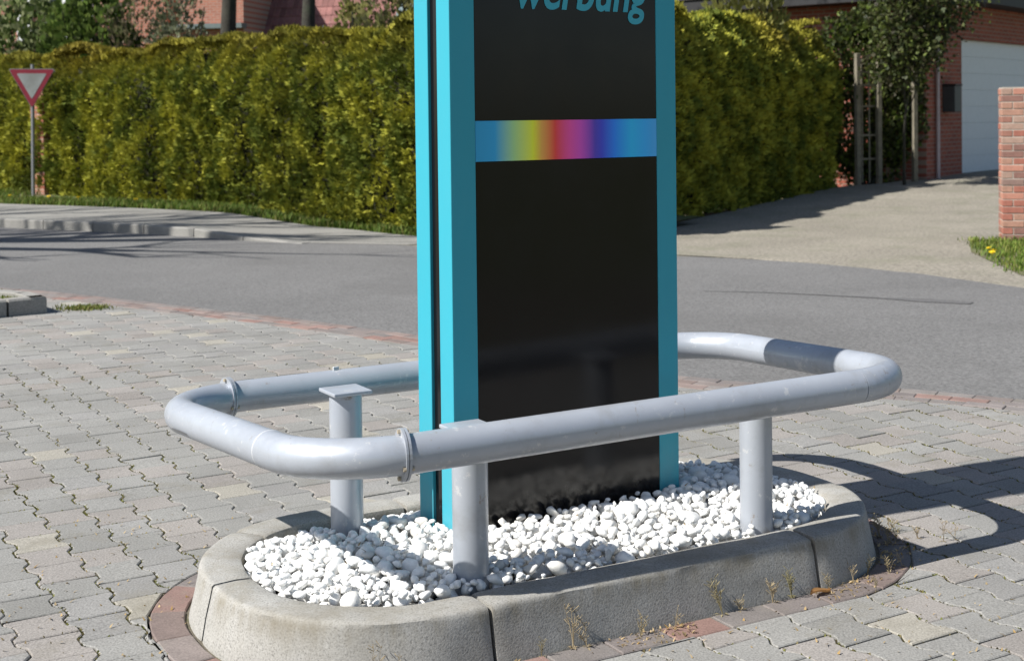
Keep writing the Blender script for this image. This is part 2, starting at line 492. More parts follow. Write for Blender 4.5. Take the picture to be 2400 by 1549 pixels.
PP, PL_, PA, PJ = .169, .190, .0115, .0023
TP = R_(31.0); cP, sP = math.cos(TP), math.sin(TP)
W1, W2 = PP/2+PA, PP/2-PA
prof = [(W1,-.5),(W1,-.34),(W2,-.16),(W2,.16),(W1,.34),(W1,.5)]
PAVER = np.array([(x, y*PL_) for x, y in prof] + [(-x, -y*PL_) for x, y in prof])
PAVER = inset(PAVER, PJ)
def clip_half(poly, p, n):
    """keep the side n.(x-p) >= 0"""
    out = []; k = len(poly)
    for i in range(k):
        a, b = poly[i], poly[(i+1) % k]; da, db = (a-p)@n, (b-p)@n
        if da >= 0: out.append(a)
        if (da >= 0) != (db >= 0): out.append(a + (b-a)*da/(da-db))
    return np.array(out)
def area(P): x, y = P[:, 0], P[:, 1]; return .5*abs(np.dot(x, np.roll(y, 1))-np.dot(y, np.roll(x, 1)))

GAP_I = .152     # outer face of the clinker row round the island
edge_s = np.linspace(0, NEAR_EDGE.len, 400); edge_in = NEAR_EDGE.at(edge_s, -STRIP_W-.006)
edge_t = np.array([NEAR_EDGE.at(s+.01)-NEAR_EDGE.at(s-.01) for s in edge_s]); edge_t /= np.linalg.norm(edge_t, axis=1)[:, None]
pavers = []      # (local polygon centre, polygon, distance, whole?)
for ci in range(-85, 70):
    for ri in range(-60, 100):
        u0 = ci*PP; v0 = (ri + (.5 if ci % 2 else 0))*PL_
        x = .1 + cP*u0 - sP*v0; y = 4.5 + sP*u0 + cP*v0
        if y < 2.3 or y > 14.5 or abs(x) > .62*y+1.4: continue
        k = int(((edge_in-np.array([x, y]))**2).sum(1).argmin())
        nb = np.array([edge_t[k][1], -edge_t[k][0]])            # towards the lot
        de = (np.array([x, y])-edge_in[k])@nb
        if de < -.16: continue
        iu, iv = to_isl(x, y); di = float(rr_sdf(iu, iv)) - GAP_I
        if di < -.16: continue
        poly = None
        if de < .17 or di < .17:
            W = np.array([(x+cP*a-sP*b, y+sP*a+cP*b) for a, b in PAVER])
            if de < .17: W = clip_half(W, edge_in[k], nb)
            if di < .17 and len(W) > 2:
                e = 1e-4; gu = (rr_sdf(iu+e, iv)-rr_sdf(iu-e, iv)); gv = (rr_sdf(iu, iv+e)-rr_sdf(iu, iv-e)); gl = math.hypot(gu, gv)
                gu, gv = gu/gl, gv/gl; gn = np.array([cT*gu-sT*gv, sT*gu+cT*gv])
                W = clip_half(W, np.array([x, y])-gn*di, gn)
            if len(W) < 3 or area(W) < .0004: continue
            poly = W
        pavers.append((x, y, poly))
def paver_tint(x, y):
    r = rng.random(); j = rng.normal(0, .018)
    big = float(vnoise(x*.9, y*.9, 3.3))-.5
    if r < .025: c = np.array([.345,.325,.28])
    elif r < .22: c = np.array([.288,.268,.250])
    elif r < .34: c = np.array([.262,.257,.247])
    else: c = np.array([.268,.264,.250])
    return np.clip(c*.87*(1+.16*big)+j*.6, .05, .8)
# special pale pavers seen in the picture
PALE = [(-1.28, 4.14), (1.52, 4.50), (1.42, 4.36), (.33, 3.80)]
order = sorted(range(len(pavers)), key=lambda i: pavers[i][1]*pavers[i][1] + 20*max(0, abs(pavers[i][0])-.39*pavers[i][1]))
def in_view(x, y): return 3.75 < y and abs(x) < .385*y+.05
whole = [i for i in order if in_view(pavers[i][0], pavers[i][1])]
single = set(whole[:300])
VARIANTS = {}
ch_v, ch_f = slab_geo(PAVER)
for k in range(40):
    me = pyd('paver', ch_v, ch_f); me.materials.append(M_paver)
    VARIANTS[k] = me
vt = []
for k in range(40):
    c = paver_tint(k*.37, k*.61); vt.append(c)
    set_tint(VARIANTS[k], np.tile(c, (len(ch_v), 1)))
pale_me = pyd('paver', ch_v, ch_f); pale_me.materials.append(M_paver); set_tint(pale_me, np.tile((.40,.37,.31), (len(ch_v), 1)))
jv, jf, jt = [], [], []
bigger = []
for i, (x, y, poly) in enumerate(pavers):
    dz = float(np.clip(rng.normal(0, .0014), -.0025, .003)); rx, ry = np.clip(rng.normal(0, .006, 2), -.011, .011); rz = rng.normal(0, .008)
    if i in single:
        if poly is None:
            pale = any((x-a)**2+(y-b)**2 < .075**2 for a, b in PALE)
            me = pale_me if pale else VARIANTS[int(rng.integers(40))]
            o = link('paver', me, None, lot, (x, y, dz), (rx, ry, TP+rz))
        else:
            c = poly.mean(0); v, f = slab_geo(poly-c); me = pyd('paver', v, f); me.materials.append(M_paver)
            set_tint(me, np.tile(paver_tint(x, y), (len(v), 1)))
            link('paver', me, None, lot, (c[0], c[1], dz))
    else:
        if poly is None:
            a = TP+rz; v = np.array(ch_v); px = v[:, 0]*math.cos(a)-v[:, 1]*math.sin(a); py = v[:, 0]*math.sin(a)+v[:, 1]*math.cos(a)
            v = np.stack([px+x, py+y, v[:, 2]+dz+rx*py+ry*px], -1); f = ch_f
        else:
            v, f = slab_geo(poly); v = np.array(v); v[:, 2] += dz
        b = len(jv); jv += list(v); jf += [tuple(q+b for q in ff) for ff in f]; c = paver_tint(x, y); jt += [c]*len(v)
me = pyd('further_pavers', jv, jf); set_tint(me, jt)
o = link('further_pavers', me, M_paver, lot); o['kind'] = 'stuff'

# ------------------------------------------------------------------ clinker rows
CL = [(.205,.13,.112), (.215,.142,.124), (.178,.15,.14), (.17,.15,.143), (.186,.158,.147), (.174,.158,.15), (.193,.15,.136)]
def brick_piece(poly, col, parent, top=0.0, ch=.004, mat=None, name='brick'):
    poly = np.asarray(poly); c = poly.mean(0)
    a = poly-c; x, y = a[:, 0], a[:, 1]
    if np.dot(x, np.roll(y, -1))-np.dot(y, np.roll(x, -1)) < 0: a = a[::-1]
    v, f = slab_geo(a, top, ch); me = pyd(name, v, f); set_tint(me, np.tile(np.clip(np.array(col)*(1+rng.normal(0, .07)), 0, 1), (len(v), 1)))
    return link(name, me, mat or M_clinker, parent, (c[0], c[1], rng.normal(0, .0012)))
strip = sheet('clinker_edging', near + [tuple(q) for q in inner][::-1], -.0075, M_bed)
for row in range(3):
    o0, o1 = -.002-row*.102, -.1005-row*.102
    s = 1.6 + (row % 2)*.1
    while s < NEAR_EDGE.len-1.5:
        q = NEAR_EDGE.at(np.array([s+.0012, s+.100, s+.1988]), o0); p = NEAR_EDGE.at(np.array([s+.1988, s+.1, s+.0012]), o1)
        c = CL[int(rng.integers(len(CL)))] if row else CL[int(rng.integers(2, len(CL)))]
        if abs(q[0][0]) < .62*q[0][1]: brick_piece(np.vstack([q, p]), np.array(c)*1.12, strip, .0)
        s += .2
row_isl = empty('clinker_row', (0, 0, 0)); row_isl['kind'] = 'structure'
n = int(OL*1.0/.212*1.10); st = OL/n
for i in range(n):
    ss = np.linspace(i*st+.003, (i+1)*st-.003, 4)
    A = []; B = []
    for s in ss:
        x, y, nx, ny = outl(s); A.append(isl(x+nx*.045, y+ny*.045)); B.append(isl(x+nx*(GAP_I-.002), y+ny*(GAP_I-.002)))
    brick_piece(np.vstack([A, B[::-1]]), CL[(i*5+int(rng.integers(2))) % len(CL)], row_isl, .001)

# ------------------------------------------------------------------ island kerb
KZ = .157
island = empty('kerb_island', (*isl(0, 0), 0))
tag(island, 'oval concrete kerb island holding white stones around the black and cyan pylon', 'kerb')
KP = [(.040,-.04), (.031,.0), (.018,.06), (.006,.118), (.001,.140), (-.002,KZ-.007), (-.008,KZ-.002), (-.020,KZ), (-.075,KZ+.001), (-.118,KZ-.001), (-.129,KZ-.005), (-.134,KZ-.016), (-.134,-.03)]
joints = sorted([s_of(-.06, 3.81), s_of(-.90, 4.01), s_of(.985, 4.40), s_of(1.19, 5.05), s_of(.30, 5.25), s_of(-.45, 4.92), s_of(-.98, 4.55)])
for i, s0 in enumerate(joints):
    s1 = joints[(i+1) % len(joints)]
    if s1 <= s0: s1 += OL
    s0, s1 = s0+.006, s1-.006
    k = max(6, int((s1-s0)/.022)); v = []; f = []
    dz, tl = rng.normal(0, .002), rng.normal(0, .003)
    for a in range(k+1):
        s = s0+(s1-s0)*a/k; x, y, nx, ny = outl(s)
        e = min(1, min(a, k-a)/1.0)
        for j, (off, z) in enumerate(KP):
            sh = .003 if e < 1 else 0.0
            wob = (float(vnoise(s*9, j*1.7, 1.0))-.5)*.0045 + (float(vnoise(s*40, j*3.1, 7.0))-.5)*.003*(1 if 3 <= j <= 7 else .3)
            chip = max(0, float(vnoise(s*55, 5.5, 2.0))-.78)*.05*(1 if vnoise(s*5, 1.0, 6.0) > .5 else .2) if 4 <= j <= 7 else 0
            oo = off - wob - chip - (sh if off > -.06 else -sh*.5)
            v.append((x+nx*oo, y+ny*oo, z+dz+(s-s0)*tl*.5+wob*.6-chip*.7-(sh if z > .1 else 0)))
    m = len(KP)
    for a in range(k):
        for j in range(m-1): f.append((a*m+j, a*m+j+1, (a+1)*m+j+1, (a+1)*m+j))
    f.append(tuple(range(m))[::-1]); f.append(tuple(k*m+j for j in range(m)))
    me = pyd('kerb_stone', v, f)
    bm = bmesh.new(); bm.from_mesh(me); bmesh.ops.recalc_face_normals(bm, faces=bm.faces); bm.to_mesh(me); bm.free()
    o = link('kerb_stone', me, M_kerb, island, (0, 0, 0), (0, 0, TH)); smooth_by_angle(me, 38)

# ------------------------------------------------------------------ pylon
PT = R_(32.5); PX, PY = -.2, 4.43; PLEN, PTOP, PZ0 = .94, 3.05, .06
pyl = empty('advertising_pylon', (PX, PY, 0), PT)
tag(pyl, 'tall advertising pylon with cyan edges, black panels and a rainbow colour band', 'pylon')
def panel(parent, mirror=False, front=True):
    """box panel x 0..PLEN, front face at y=0, thickness .085 to +y"""
    d = .085; fwid = .095
    for x0, x1 in ((0, fwid), (PLEN-.088, PLEN)):
        MB().box(x0, x1, 0, d, PZ0, PTOP).build('edge_frame', M_cyan, parent, bevel=.0025)
    zb, zt = 1.383, 1.517
    for z0, z1 in ((PZ0+.004, zb-.0008), (zt+.0008, PTOP-.006)):
        MB().box(fwid+.0008, PLEN-.0888, .0015, d-.0015, z0, z1).build('black_panel', M_panel, parent, bevel=.001)
    MB().box(fwid+.0008, PLEN-.0888, .0011, d-.0011, zb, zt).build('colour_band', M_band, parent)
panel(pyl)
back = empty('back_board', (0, 0, 0)); back.parent = pyl
back.location = (.006, .156, 0); back.rotation_euler = (0, 0, R_(5.0))
# second board opens away from the first one; its faces are children of the board
bd = .08
MB().box(0, PLEN, 0, bd, PZ0, PTOP).build('edge_frame', M_cyan, back, bevel=.0025)
MB().box(.018, .060, .086, .158, PZ0, PTOP-.01).build('dark_filler', M_panel, pyl)
tc = bpy.data.curves.new('lettering', 'FONT')
tc.body = 'werbung'; tc.size = .182; tc.shear = .22; tc.offset = .0036; tc.extrude = .0008; tc.space_character = 1.02
to = bpy.data.objects.new('lettering_tmp', tc); C.objects.link(to)
dg = bpy.context.evaluated_depsgraph_get(); dg.update()
tm = bpy.data.meshes.new_from_object(to.evaluated_get(dg)); bpy.data.objects.remove(to)
co = np.empty(len(tm.vertices)*3, np.float32); tm.vertices.foreach_get('co', co); co = co.reshape(-1, 3)
kx = .555/(co[:, 0].max()-co[:, 0].min()); co[:, 0] = (co[:, 0]-co[:, 0].min())*kx
tm.vertices.foreach_set('co', co.ravel()); tm.materials.clear(); tm.update()
lo = link('lettering', tm, M_letter, pyl, (.262, -.0002, 1.896), (R_(90), 0, 0))

# ------------------------------------------------------------------ guard rail
RD = .0565
RC = [np.array(q) for q in ((-.5343, 3.6865), (1.4085, 4.7292), (.8368, 5.9412), (-1.2900, 4.8648))]
RZ = lambda x, y: .5427 + .035*(x-.1482) - .0407*(y-5.3352)
RR = .3056
rail = empty('guard_rail', (.1, 4.8, 0))
tag(rail, 'grey painted tubular collision rail on posts looping around the advertising pylon', 'rail')
def ringpath():
    out = []; lab = []
    for i in range(4):
        p, a, b = RC[i], RC[i-1], RC[(i+1) % 4]
        u = (a-p)/np.linalg.norm(a-p); v = (b-p)/np.linalg.norm(b-p)
        ang = math.acos(u@v); t = RR/math.tan(ang/2); c = p+(u+v)/np.linalg.norm(u+v)*RR/math.sin(ang/2)
        s, e = p+u*t-c, p+v*t-c; a0, a1 = math.atan2(s[1], s[0]), math.atan2(e[1], e[0]); d = (a1-a0+math.pi) % (2*math.pi)-math.pi
        for k in range(15):
            aa = a0+d*k/14; out.append(c+RR*np.array([math.cos(aa), math.sin(aa)])); lab.append((i, k))
    return out, lab
rp, rl = ringpath()
P3 = [Vector((q[0], q[1], RZ(*q))) for q in rp]
def lerp(a, b, t): return a+(b-a)*t
def tubeobj(name, pts, rad, mat=M_rail, n=32, parent=rail):
    mb = MB().tube([p-rail.location for p in pts], rad, n, True)
    return mb.build(name, mat, parent, smooth=True)
i0 = lambda i, k: P3[i*15+k]
# joints: flange just past the front-left bend, flange just past the back-left bend
fA = i0(0, 13)                     # front flange
fB = i0(3, 2)                     # back flange
left = [i0(3, k) for k in range(2, 15)] + [i0(0, k) for k in range(14)]
mid = lerp(i0(3, 14), i0(0, 0), .62)
def dense(pts):                                          # keep straight stretches subdivided for clean shading
    out = []
    for a, b in zip(pts[:-1], pts[1:]):
        k = max(1, int((b-a).length/.12)); out += [lerp(a, b, j/k) for j in range(k)]
    return out+[pts[-1]]
tubeobj('rail_bend', dense(left), RD)
tubeobj('rail_tube', dense([i0(0, 13), i0(0, 14), i0(1, 0)]), RD)
tubeobj('rail_bend', dense([i0(1, k) for k in range(15)] + [i0(2, k) for k in range(15)]), RD)
tubeobj('rail_tube', dense([i0(2, 14), i0(3, 0), i0(3, 1), i0(3, 2)]), RD)
def ringbead(p, d, r, wd, name, mat):
    d = d.normalized(); tubeobj(name, [p-d*wd*.5, p-d*wd*.15, p+d*wd*.15, p+d*wd*.5], [r-.0018, r, r, r-.0018], mat)
ringbead(lerp(i0(3, 14), i0(0, 0), .93), i0(0, 0)-i0(3, 14), RD+.0012, .006, 'weld_seam', M_weld)
for p, d in ((fA, i0(0, 14)-i0(0, 12)), (fB, i0(3, 3)-i0(3, 1))):
    d = d.normalized(); side = Vector((-d.y, d.x, 0)).normalized(); upv = Vector((0, 0, 1))
    for sgn in (-1, 1):                                   # oval two-bolt flange plates
        v = []; nn_ = 32
        for e in (.0012, .0085):
            for k in range(nn_):
                a = 2*math.pi*k/nn_; v.append(p-rail.location+d*sgn*e+side*math.cos(a)*(RD+.0045)+upv*math.sin(a)*(RD+.0185))
        f = [tuple(range(nn_)), tuple(range(nn_, 2*nn_))]+[(k, (k+1) % nn_, nn_+(k+1) % nn_, nn_+k) for k in range(nn_)]
        me = pyd('flange', v, f); bm = bmesh.new(); bm.from_mesh(me); bmesh.ops.recalc_face_normals(bm, faces=bm.faces); bm.to_mesh(me); bm.free()
        link('flange', me, M_rail, rail)
    for a in (90, 205, 270, 335):
        q = p + math.cos(R_(a))*side*(RD+.001) + math.sin(R_(a))*upv*(RD+.0095)
        for sgn in (-1, 1):
            tubeobj('bolt', [q+d*sgn*.0085, q+d*sgn*.016], .0065, M_bolt, 6)
# small lift lugs, scuffs and rust
lp = lerp(i0(2, 14), i0(3, 0), .80); MB().box(-.012, .012, -.004, .004, 0, .016).build('lug', M_weld, rail, .002, loc=lp-rail.location+Vector((0, 0, RD-.003)), rot=(0, 0, .6))
lf = left[10]
# posts
def post(x, y, ztop, zbot, plate):
    pr = .054
    mb = MB().lathe([(pr, zbot), (pr, (zbot+ztop)/2), (pr, ztop)], 32)
    o = mb.build('post', M_rail, rail, smooth=True, loc=Vector((x, y, 0))-rail.location)
    if plate:
        MB().box(-.0675, .0675, -.0675, .0675, 0, .012).build('top_plate', M_rail, o, bevel=.003, loc=(0, 0, ztop), rot=(0, 0, R_(30)))
    return o
POSTS = [(-.137, 4.058, .600), (.803, 4.545, .592), (-.56, 4.50, .626)]
for x, y, zt in POSTS: post(x, y, zt, .0, True)
# rust spot and scrape at the outer left corner of the bend (thin shells on the tube)
def shell(name, mat, centre, d, a0, a1, l, t=.0012):
    d = d.normalized(); side = Vector((d.y, -d.x, 0)).normalized(); v = []; f = []; na, nl = 6, 4
    for i in range(nl+1):
        k = math.sin(math.pi*i/nl)*.5+.5
        for j in range(na+1):
            a = (a0+a1)/2+((j/na)-.5)*(a1-a0)*k; v.append(centre-rail.location+d*(i/nl-.5)*l+(math.cos(R_(a))*side+math.sin(R_(a))*Vector((0,0,1)))*(RD+t))
    for i in range(nl):
        for j in range(na): f.append((i*(na+1)+j, i*(na+1)+j+1, (i+1)*(na+1)+j+1, (i+1)*(na+1)+j))
    link(name, pyd(name, v, f), mat, rail, smooth=True)
c0 = lerp(i0(3, 12), i0(3, 14), .3); dl = i0(0, 0)-i0(3, 14)
shell('rust_spot', M_rust, i0(3, 10), i0(3, 11)-i0(3, 9), -38, -18, .035)
shell('scrape', M_galv, lerp(i0(3, 14), i0(0, 0), .10), dl, -34, -24, .15)

# ------------------------------------------------------------------ white stones
bed = empty('gravel_bed', (*isl(0, 0), 0), TH)
tag(bed, 'bed of loose white decorative stones inside the concrete kerb', 'gravel')
IN = .136
cell = .006; nu, nv = int(2.24/cell), int(1.06/cell)
gu = (np.arange(nu)+.5)*cell-1.12; gv = (np.arange(nv)+.5)*cell-.53
GU, GV = np.meshgrid(gu, gv, indexing='ij')
sd = rr_sdf(GU, GV)+IN
H = np.where(sd < 0, .085 + .02*vnoise(GU*5, GV*5), np.inf)
H = np.where((sd > -.02) & (sd < 0), np.maximum(H, .105), H)
X_, Y_ = ICX+cT*GU-sT*GV, ICY+sT*GU+cT*GV
lx, ly = math.cos(PT)*(X_-PX)+math.sin(PT)*(Y_-PY), -math.sin(PT)*(X_-PX)+math.cos(PT)*(Y_-PY)
H[(lx > -.005) & (lx < PLEN+.005) & (ly > -.005) & (ly < .23)] = np.inf
bl = R_(5.0); bx_, by_ = math.cos(bl)*(lx-.006)+math.sin(bl)*(ly-.156), -math.sin(bl)*(lx-.006)+math.cos(bl)*(ly-.156)
H[(bx_ > -.005) & (bx_ < PLEN+.005) & (by_ > -.005) & (by_ < .085)] = np.inf
for (x, y, _z) in POSTS:
    H[(X_-x)**2+(Y_-y)**2 < .055**2] = np.inf
TARGET = .165 + .022*np.clip(-sd/.25, 0, 1) + .014*(vnoise(GU*4+3, GV*4)-.5)
# membrane showing at the back left
TARGET = np.where((GV > .26) & (GU < -.25), TARGET-.035*np.clip((GV-.26)/.1, 0, 1), TARGET)
stones = []
fails = 0
for it in range(4600):
    big = rng.random()
    a = float(np.clip(rng.lognormal(math.log(.0226), .47), .010, .062))
    if it > 1500: a *= .8
    b_ = a*rng.uniform(.58, .98); c_ = a*rng.uniform(.45, .85); yaw = rng.uniform(0, math.pi)
    best = None
    for tr in range(9):
        iu, iv = int(rng.integers(8, nu-8)), int(rng.integers(8, nv-8))
        if not np.isfinite(H[iu, iv]): continue
        k = int(a/cell)+1
        s_ = (slice(max(0, iu-k), iu+k+1), slice(max(0, iv-k), iv+k+1))
        du, dv = GU[s_]-gu[iu], GV[s_]-gv[iv]
        p_ = (du*math.cos(yaw)+dv*math.sin(yaw))/a; q_ = (-du*math.sin(yaw)+dv*math.cos(yaw))/b_
        r2 = p_*p_+q_*q_; m_ = r2 < .80
        h = H[s_]
        if not np.isfinite(h[m_]).all(): continue
        prof_ = c_*np.sqrt(np.clip(1-r2, 0, 1))
        z0 = float((h+prof_*.86)[m_].max())
        over = z0+c_*.6-TARGET[iu, iv]
        if over > .012: continue
        if best is None or z0 < best[0]: best = (z0, iu, iv, s_, r2, prof_)
    if best is None:
        fails += 1
        continue
    z0, iu, iv, s_, r2, prof_ = best
    m_ = r2 < 1; hs = H[s_]; top = z0+prof_
    hs[m_] = np.maximum(hs[m_], top[m_])
    stones.append([gu[iu], gv[iv], z0, a, b_, c_, yaw, it])
SV = []
for k in range(18):
    bm = bmesh.new(); bmesh.ops.create_icosphere(bm, subdivisions=2, radius=1.0)
    o3 = rng.uniform(0, 50, 3)
    planes = [(Vector(rng.normal(0, 1, 3)).normalized(), rng.uniform(.55, .9)) for _ in range(9)]
    for v in bm.verts:
        d = v.co.normalized(); r = 1.0
        for n_, h_ in planes:
            q = d.dot(n_)
            if q > 0: r = min(r, 1/((max(q/h_, 1e-3)**40 + 1)**(1/40)))
        r *= 1+.16*(float(vnoise(d.x*1.7+o3[0], d.y*1.7+o3[1], d.z*1.7+o3[2]))-.5)
        v.co = d*r*1.06
    me = bpy.data.meshes.new('stone'); bm.to_mesh(me); bm.free(); me.materials.append(M_stone2 if k in (4, 11) else M_stone); me.shade_smooth()
    SV.append(me)
SVn = []
for me in SV:
    c = np.empty(len(me.vertices)*3, np.float32); me.vertices.foreach_get('co', c)
    f = np.array([tuple(p.vertices) for p in me.polygons]); SVn.append((c.reshape(-1, 3), f))
def vis(s):
    iu, iv = min(nu-1, int((s[0]+1.12)/cell)), min(nv-1, int((s[1]+.53)/cell))
    x, y = isl(s[0], s[1]); hidden = H[iu, iv]-(s[2]+s[5]) > .004
    back = s[1] > .15 and -.1 < s[0] < .85
    return (0 if hidden else 1)*(0.15 if back else 1)*s[3]/y
stones.sort(key=vis, reverse=True)
gv_, gf_ = [], []
for i, (u, v, z0, a, b_, c_, yaw, it) in enumerate(stones):
    k = int(rng.integers(18)); tl = rng.normal(0, .34, 2)
    if i < 300:
        o = link('stone', SV[k], None, bed, (u, v, z0), (tl[0], tl[1], yaw)); o.scale = (a, b_, c_)
    else:
        c, f = SVn[k]; q = c*np.array([a, b_, c_]); m3 = np.array(Matrix.Rotation(yaw, 3, 'Z') @ Matrix.Rotation(tl[1], 3, 'Y') @ Matrix.Rotation(tl[0], 3, 'X'))
        q = q@m3.T+np.array([u, v, z0]); gf_.append(f+sum(len(x) for x in gv_[-0:0])+ (0 if not gv_ else gv_off)); gv_.append(q); gv_off = sum(map(len, gv_))
me = npmesh('small_stones', np.vstack(gv_), np.vstack(gf_)); me.shade_smooth()
o = link('small_stones', me, M_stone, bed); o['kind'] = 'stuff'
# dark membrane under the stones
n_m = 96
mv = []; mf = []
for i in range(n_m):
    x, y, nx, ny = outl(OL*i/n_m)
    mv.append((x-nx*.137, y-ny*.137, .095+.045*(1 if (y > .2 and x < .2) else 0)*abs(math.sin(i*1.3)))); mv.append((x-nx*.19, y-ny*.19, .085))
for i in range(n_m):
    j = (i+1) % n_m; mf.append((2*i, 2*j, 2*j+1, 2*i+1))
mf.append(tuple(2*i+1 for i in range(n_m)))
link('membrane', pyd('membrane', mv, mf), M_dark, bed)

# ------------------------------------------------------------------ weeds, moss, litter round the island
def weed_mesh(name, h, stalks, spread, green=.0):
    mb = MB(); 
    for s in range(stalks):
        a = rng.uniform(0, 6.28); l = h*rng.uniform(.55, 1.0); sp_ = spread*rng.uniform(.3, 1)
        pts = [(math.cos(a)*sp_*t**1.6, math.sin(a)*sp_*t**1.6, l*t) for t in (0, .3, .6, .85, 1)]
        mb.tube(pts, [.0011, .0010, .0008, .0006, .0004], 4)
        for k in range(8):
            t = rng.uniform(.4, 1.0); b = rng.uniform(0, 6.28); q = Vector((math.cos(a)*sp_*t**1.6, math.sin(a)*sp_*t**1.6, l*t))
            e = q+Vector((math.cos(b), math.sin(b), .8))*rng.uniform(.006, .02)
            mb.tube([q, e], [.0005, .0013], 3)
    for s in range(6):
        a = rng.uniform(0, 6.28); l = rng.uniform(.012, .035); q = Vector((math.cos(a)*l, math.sin(a)*l, rng.uniform(.001, .012))); sd_ = Vector((-math.sin(a), math.cos(a), 0))*.0035
        mb.add([(0, 0, 0), q*.5+sd_+Vector((0, 0, .006)), q, q*.5-sd_+Vector((0, 0, .006))], [(0, 1, 2, 3)])
    me = mb.mesh(name); v = np.array([x.co for x in me.vertices])
    dry = np.array([.33,.265,.165])*(1-green)+np.array([.10,.12,.04])*green
    set_tint(me, np.clip(dry*(1+rng.normal(0, .18, (len(v), 1))), 0, 1)); return me
WM = [weed_mesh('dry_weed', rng.uniform(.07, .13), int(rng.integers(3, 7)), rng.uniform(.015, .04), g_) for g_ in (0, 0, .15, 0, .35, .1, 0, .5)]
weed_px = [(.16, 3.90, 1.1), (.20, 3.905, .9), (.36, 3.985, .75), (.47, 4.055, .6), (.63, 4.155, 1.0), (.69, 4.19, .7), (.80, 4.255, .9), (.865, 4.30, .95), (-.38, 3.70, 1.0), (-.345, 3.705, .8),
           (1.00, 4.37, .6), (1.10, 4.44, .7), (1.16, 4.50, .6), (1.32, 4.83, .9), (1.31, 4.9, 1.0), (1.36, 4.86, .6), (1.52, 4.84, .7), (1.57, 4.86, .6), (1.24, 4.52, .7), (1.30, 4.58, .6), (.06, 3.86, .5), (-.20, 3.725, .5),
           (.55, 5.35, .7), (.50, 5.33, .6), (1.02, 5.30, .8), (.98, 5.31, .6), (.08, 3.74, .35), (.40, 3.93, .4), (1.15, 4.35, .4), (1.36, 4.96, .8), (1.44, 4.88, .6), (-.62, 3.76, .5)]
wb = ['among dry stems at the foot of the front kerb', 'at the right hand end of the kerb island']
weeds = []
for i, (x, y, s) in enumerate(weed_px):
    # weeds root in the joint at the foot of the kerb or behind it: keep them outside the kerb
    iu, iv = to_isl(x, y); d = float(rr_sdf(iu, iv))
    if d < .046:
        e = 1e-4; gu_ = (rr_sdf(iu+e, iv)-rr_sdf(iu-e, iv)); gv2 = (rr_sdf(iu, iv+e)-rr_sdf(iu, iv-e)); gl = math.hypot(gu_, gv2)
        iu += gu_/gl*(.048-d); iv += gv2/gl*(.048-d); x, y = isl(iu, iv)
    o = link('dry_weed', WM[i % len(WM)], M_dry, None, (x, y, -.004), (rng.normal(0, .12), rng.normal(0, .12), rng.uniform(0, 6.28))); o.scale = (s*1.05,)*3
    weeds.append(o)
ORD = ['leftmost', 'second', 'third', 'fourth', 'fifth', 'sixth', 'seventh', 'eighth', 'ninth', 'tenth', 'eleventh', 'twelfth', 'thirteenth', 'fourteenth', 'fifteenth', 'sixteenth', 'seventeenth', 'eighteenth', 'nineteenth', 'twentieth', 'twenty-first', 'twenty-second', 'twenty-third', 'twenty-fourth', 'twenty-fifth', 'twenty-sixth', 'twenty-seventh', 'twenty-eighth', 'twenty-ninth', 'thirtieth', 'thirty-first', 'thirty-second']
def where(o):
    u, v = to_isl(o.location.x, o.location.y)
    return 'behind the kerb island' if v > .3 else ('right of the kerb island' if u > 1.0 else 'at the foot of the front kerb')
for z_ in ('behind the kerb island', 'right of the kerb island', 'at the foot of the front kerb'):
    for k, o in enumerate(sorted([q for q in weeds if where(q) == z_], key=lambda q: q.location.x/q.location.y)):
        tag(o, ('leftmost' if k == 0 else ORD[k]+' from left')+' of the thin dried weeds '+z_, 'weed', 'dry weeds round the kerb island')
# fine litter and moss
def blades(name, pts, hgt, wid, cols, lean=.5, seed=1, nper=1):
    r = np.random.default_rng(seed); n_ = len(pts)
    a = r.uniform(0, 2*np.pi, n_); h_ = hgt*r.uniform(.5, 1.2, n_); L = lean*h_*r.uniform(.2, 1, n_)
    px_, py_ = np.cos(a), np.sin(a); t = np.stack([-py_, px_, 0*a], -1)*(wid*r.uniform(.6, 1.2, n_))[:, None]
    base = np.asarray(pts, float); m_ = base+np.stack([px_*L*.4, py_*L*.4, h_*.6], -1); tip = base+np.stack([px_*L, py_*L, h_], -1)
    v = np.stack([base-t, base+t, m_+t*.7, m_-t*.7, tip], 1).reshape(-1, 3)
    i = np.arange(n_)*5; f = np.concatenate([np.stack([i, i+1, i+2], 1), np.stack([i, i+2, i+3], 1), np.stack([i+3, i+2, i+4], 1)])
    cols = np.asarray(cols); ci = r.integers(0, len(cols), n_); tint = np.repeat(np.clip(cols[ci]*(1+r.normal(0, .2, (n_, 1))), .005, 1), 5, axis=0)
    return npmesh(name, v, f, tint)
pts = []
for i, (x, y, poly) in enumerate(pavers):
    if not in_view(x, y) or y > 8.5: continue
    dens = float(vnoise(x*1.1, y*1.1, 9.0)); 
    for k in range(int(max(0, dens-.34)*150*(1.25 if x < .2 else .8)/max(1, y/5))):
        sgn = rng.choice((-1, 1)); vv = rng.uniform(-.5, .5)*PL_; q = abs(vv)/PL_
        wv = W1 if q > .34 else (W2 if q < .16 else W2+(W1-W2)*(q-.16)/.18)
        uu = sgn*wv+rng.normal(0, .0025)
        if rng.random() < .15: uu, vv = rng.uniform(-W1, W1), sgn*.5*PL_
        X, Y = x+cP*uu-sP*vv, y+sP*uu+cP*vv
        if float(rr_sdf(*to_isl(X, Y))) < GAP_I: continue
        pts.append((X, Y, -.007))
mo = link('joint_moss', blades('joint_moss', pts, .0095, .005, [(.15,.15,.035), (.12,.13,.03), (.20,.165,.07), (.17,.14,.06)], 1.3, 4), M_grass)
tag(mo, 'olive moss growing in the joints of the paving', 'moss', kind='stuff')
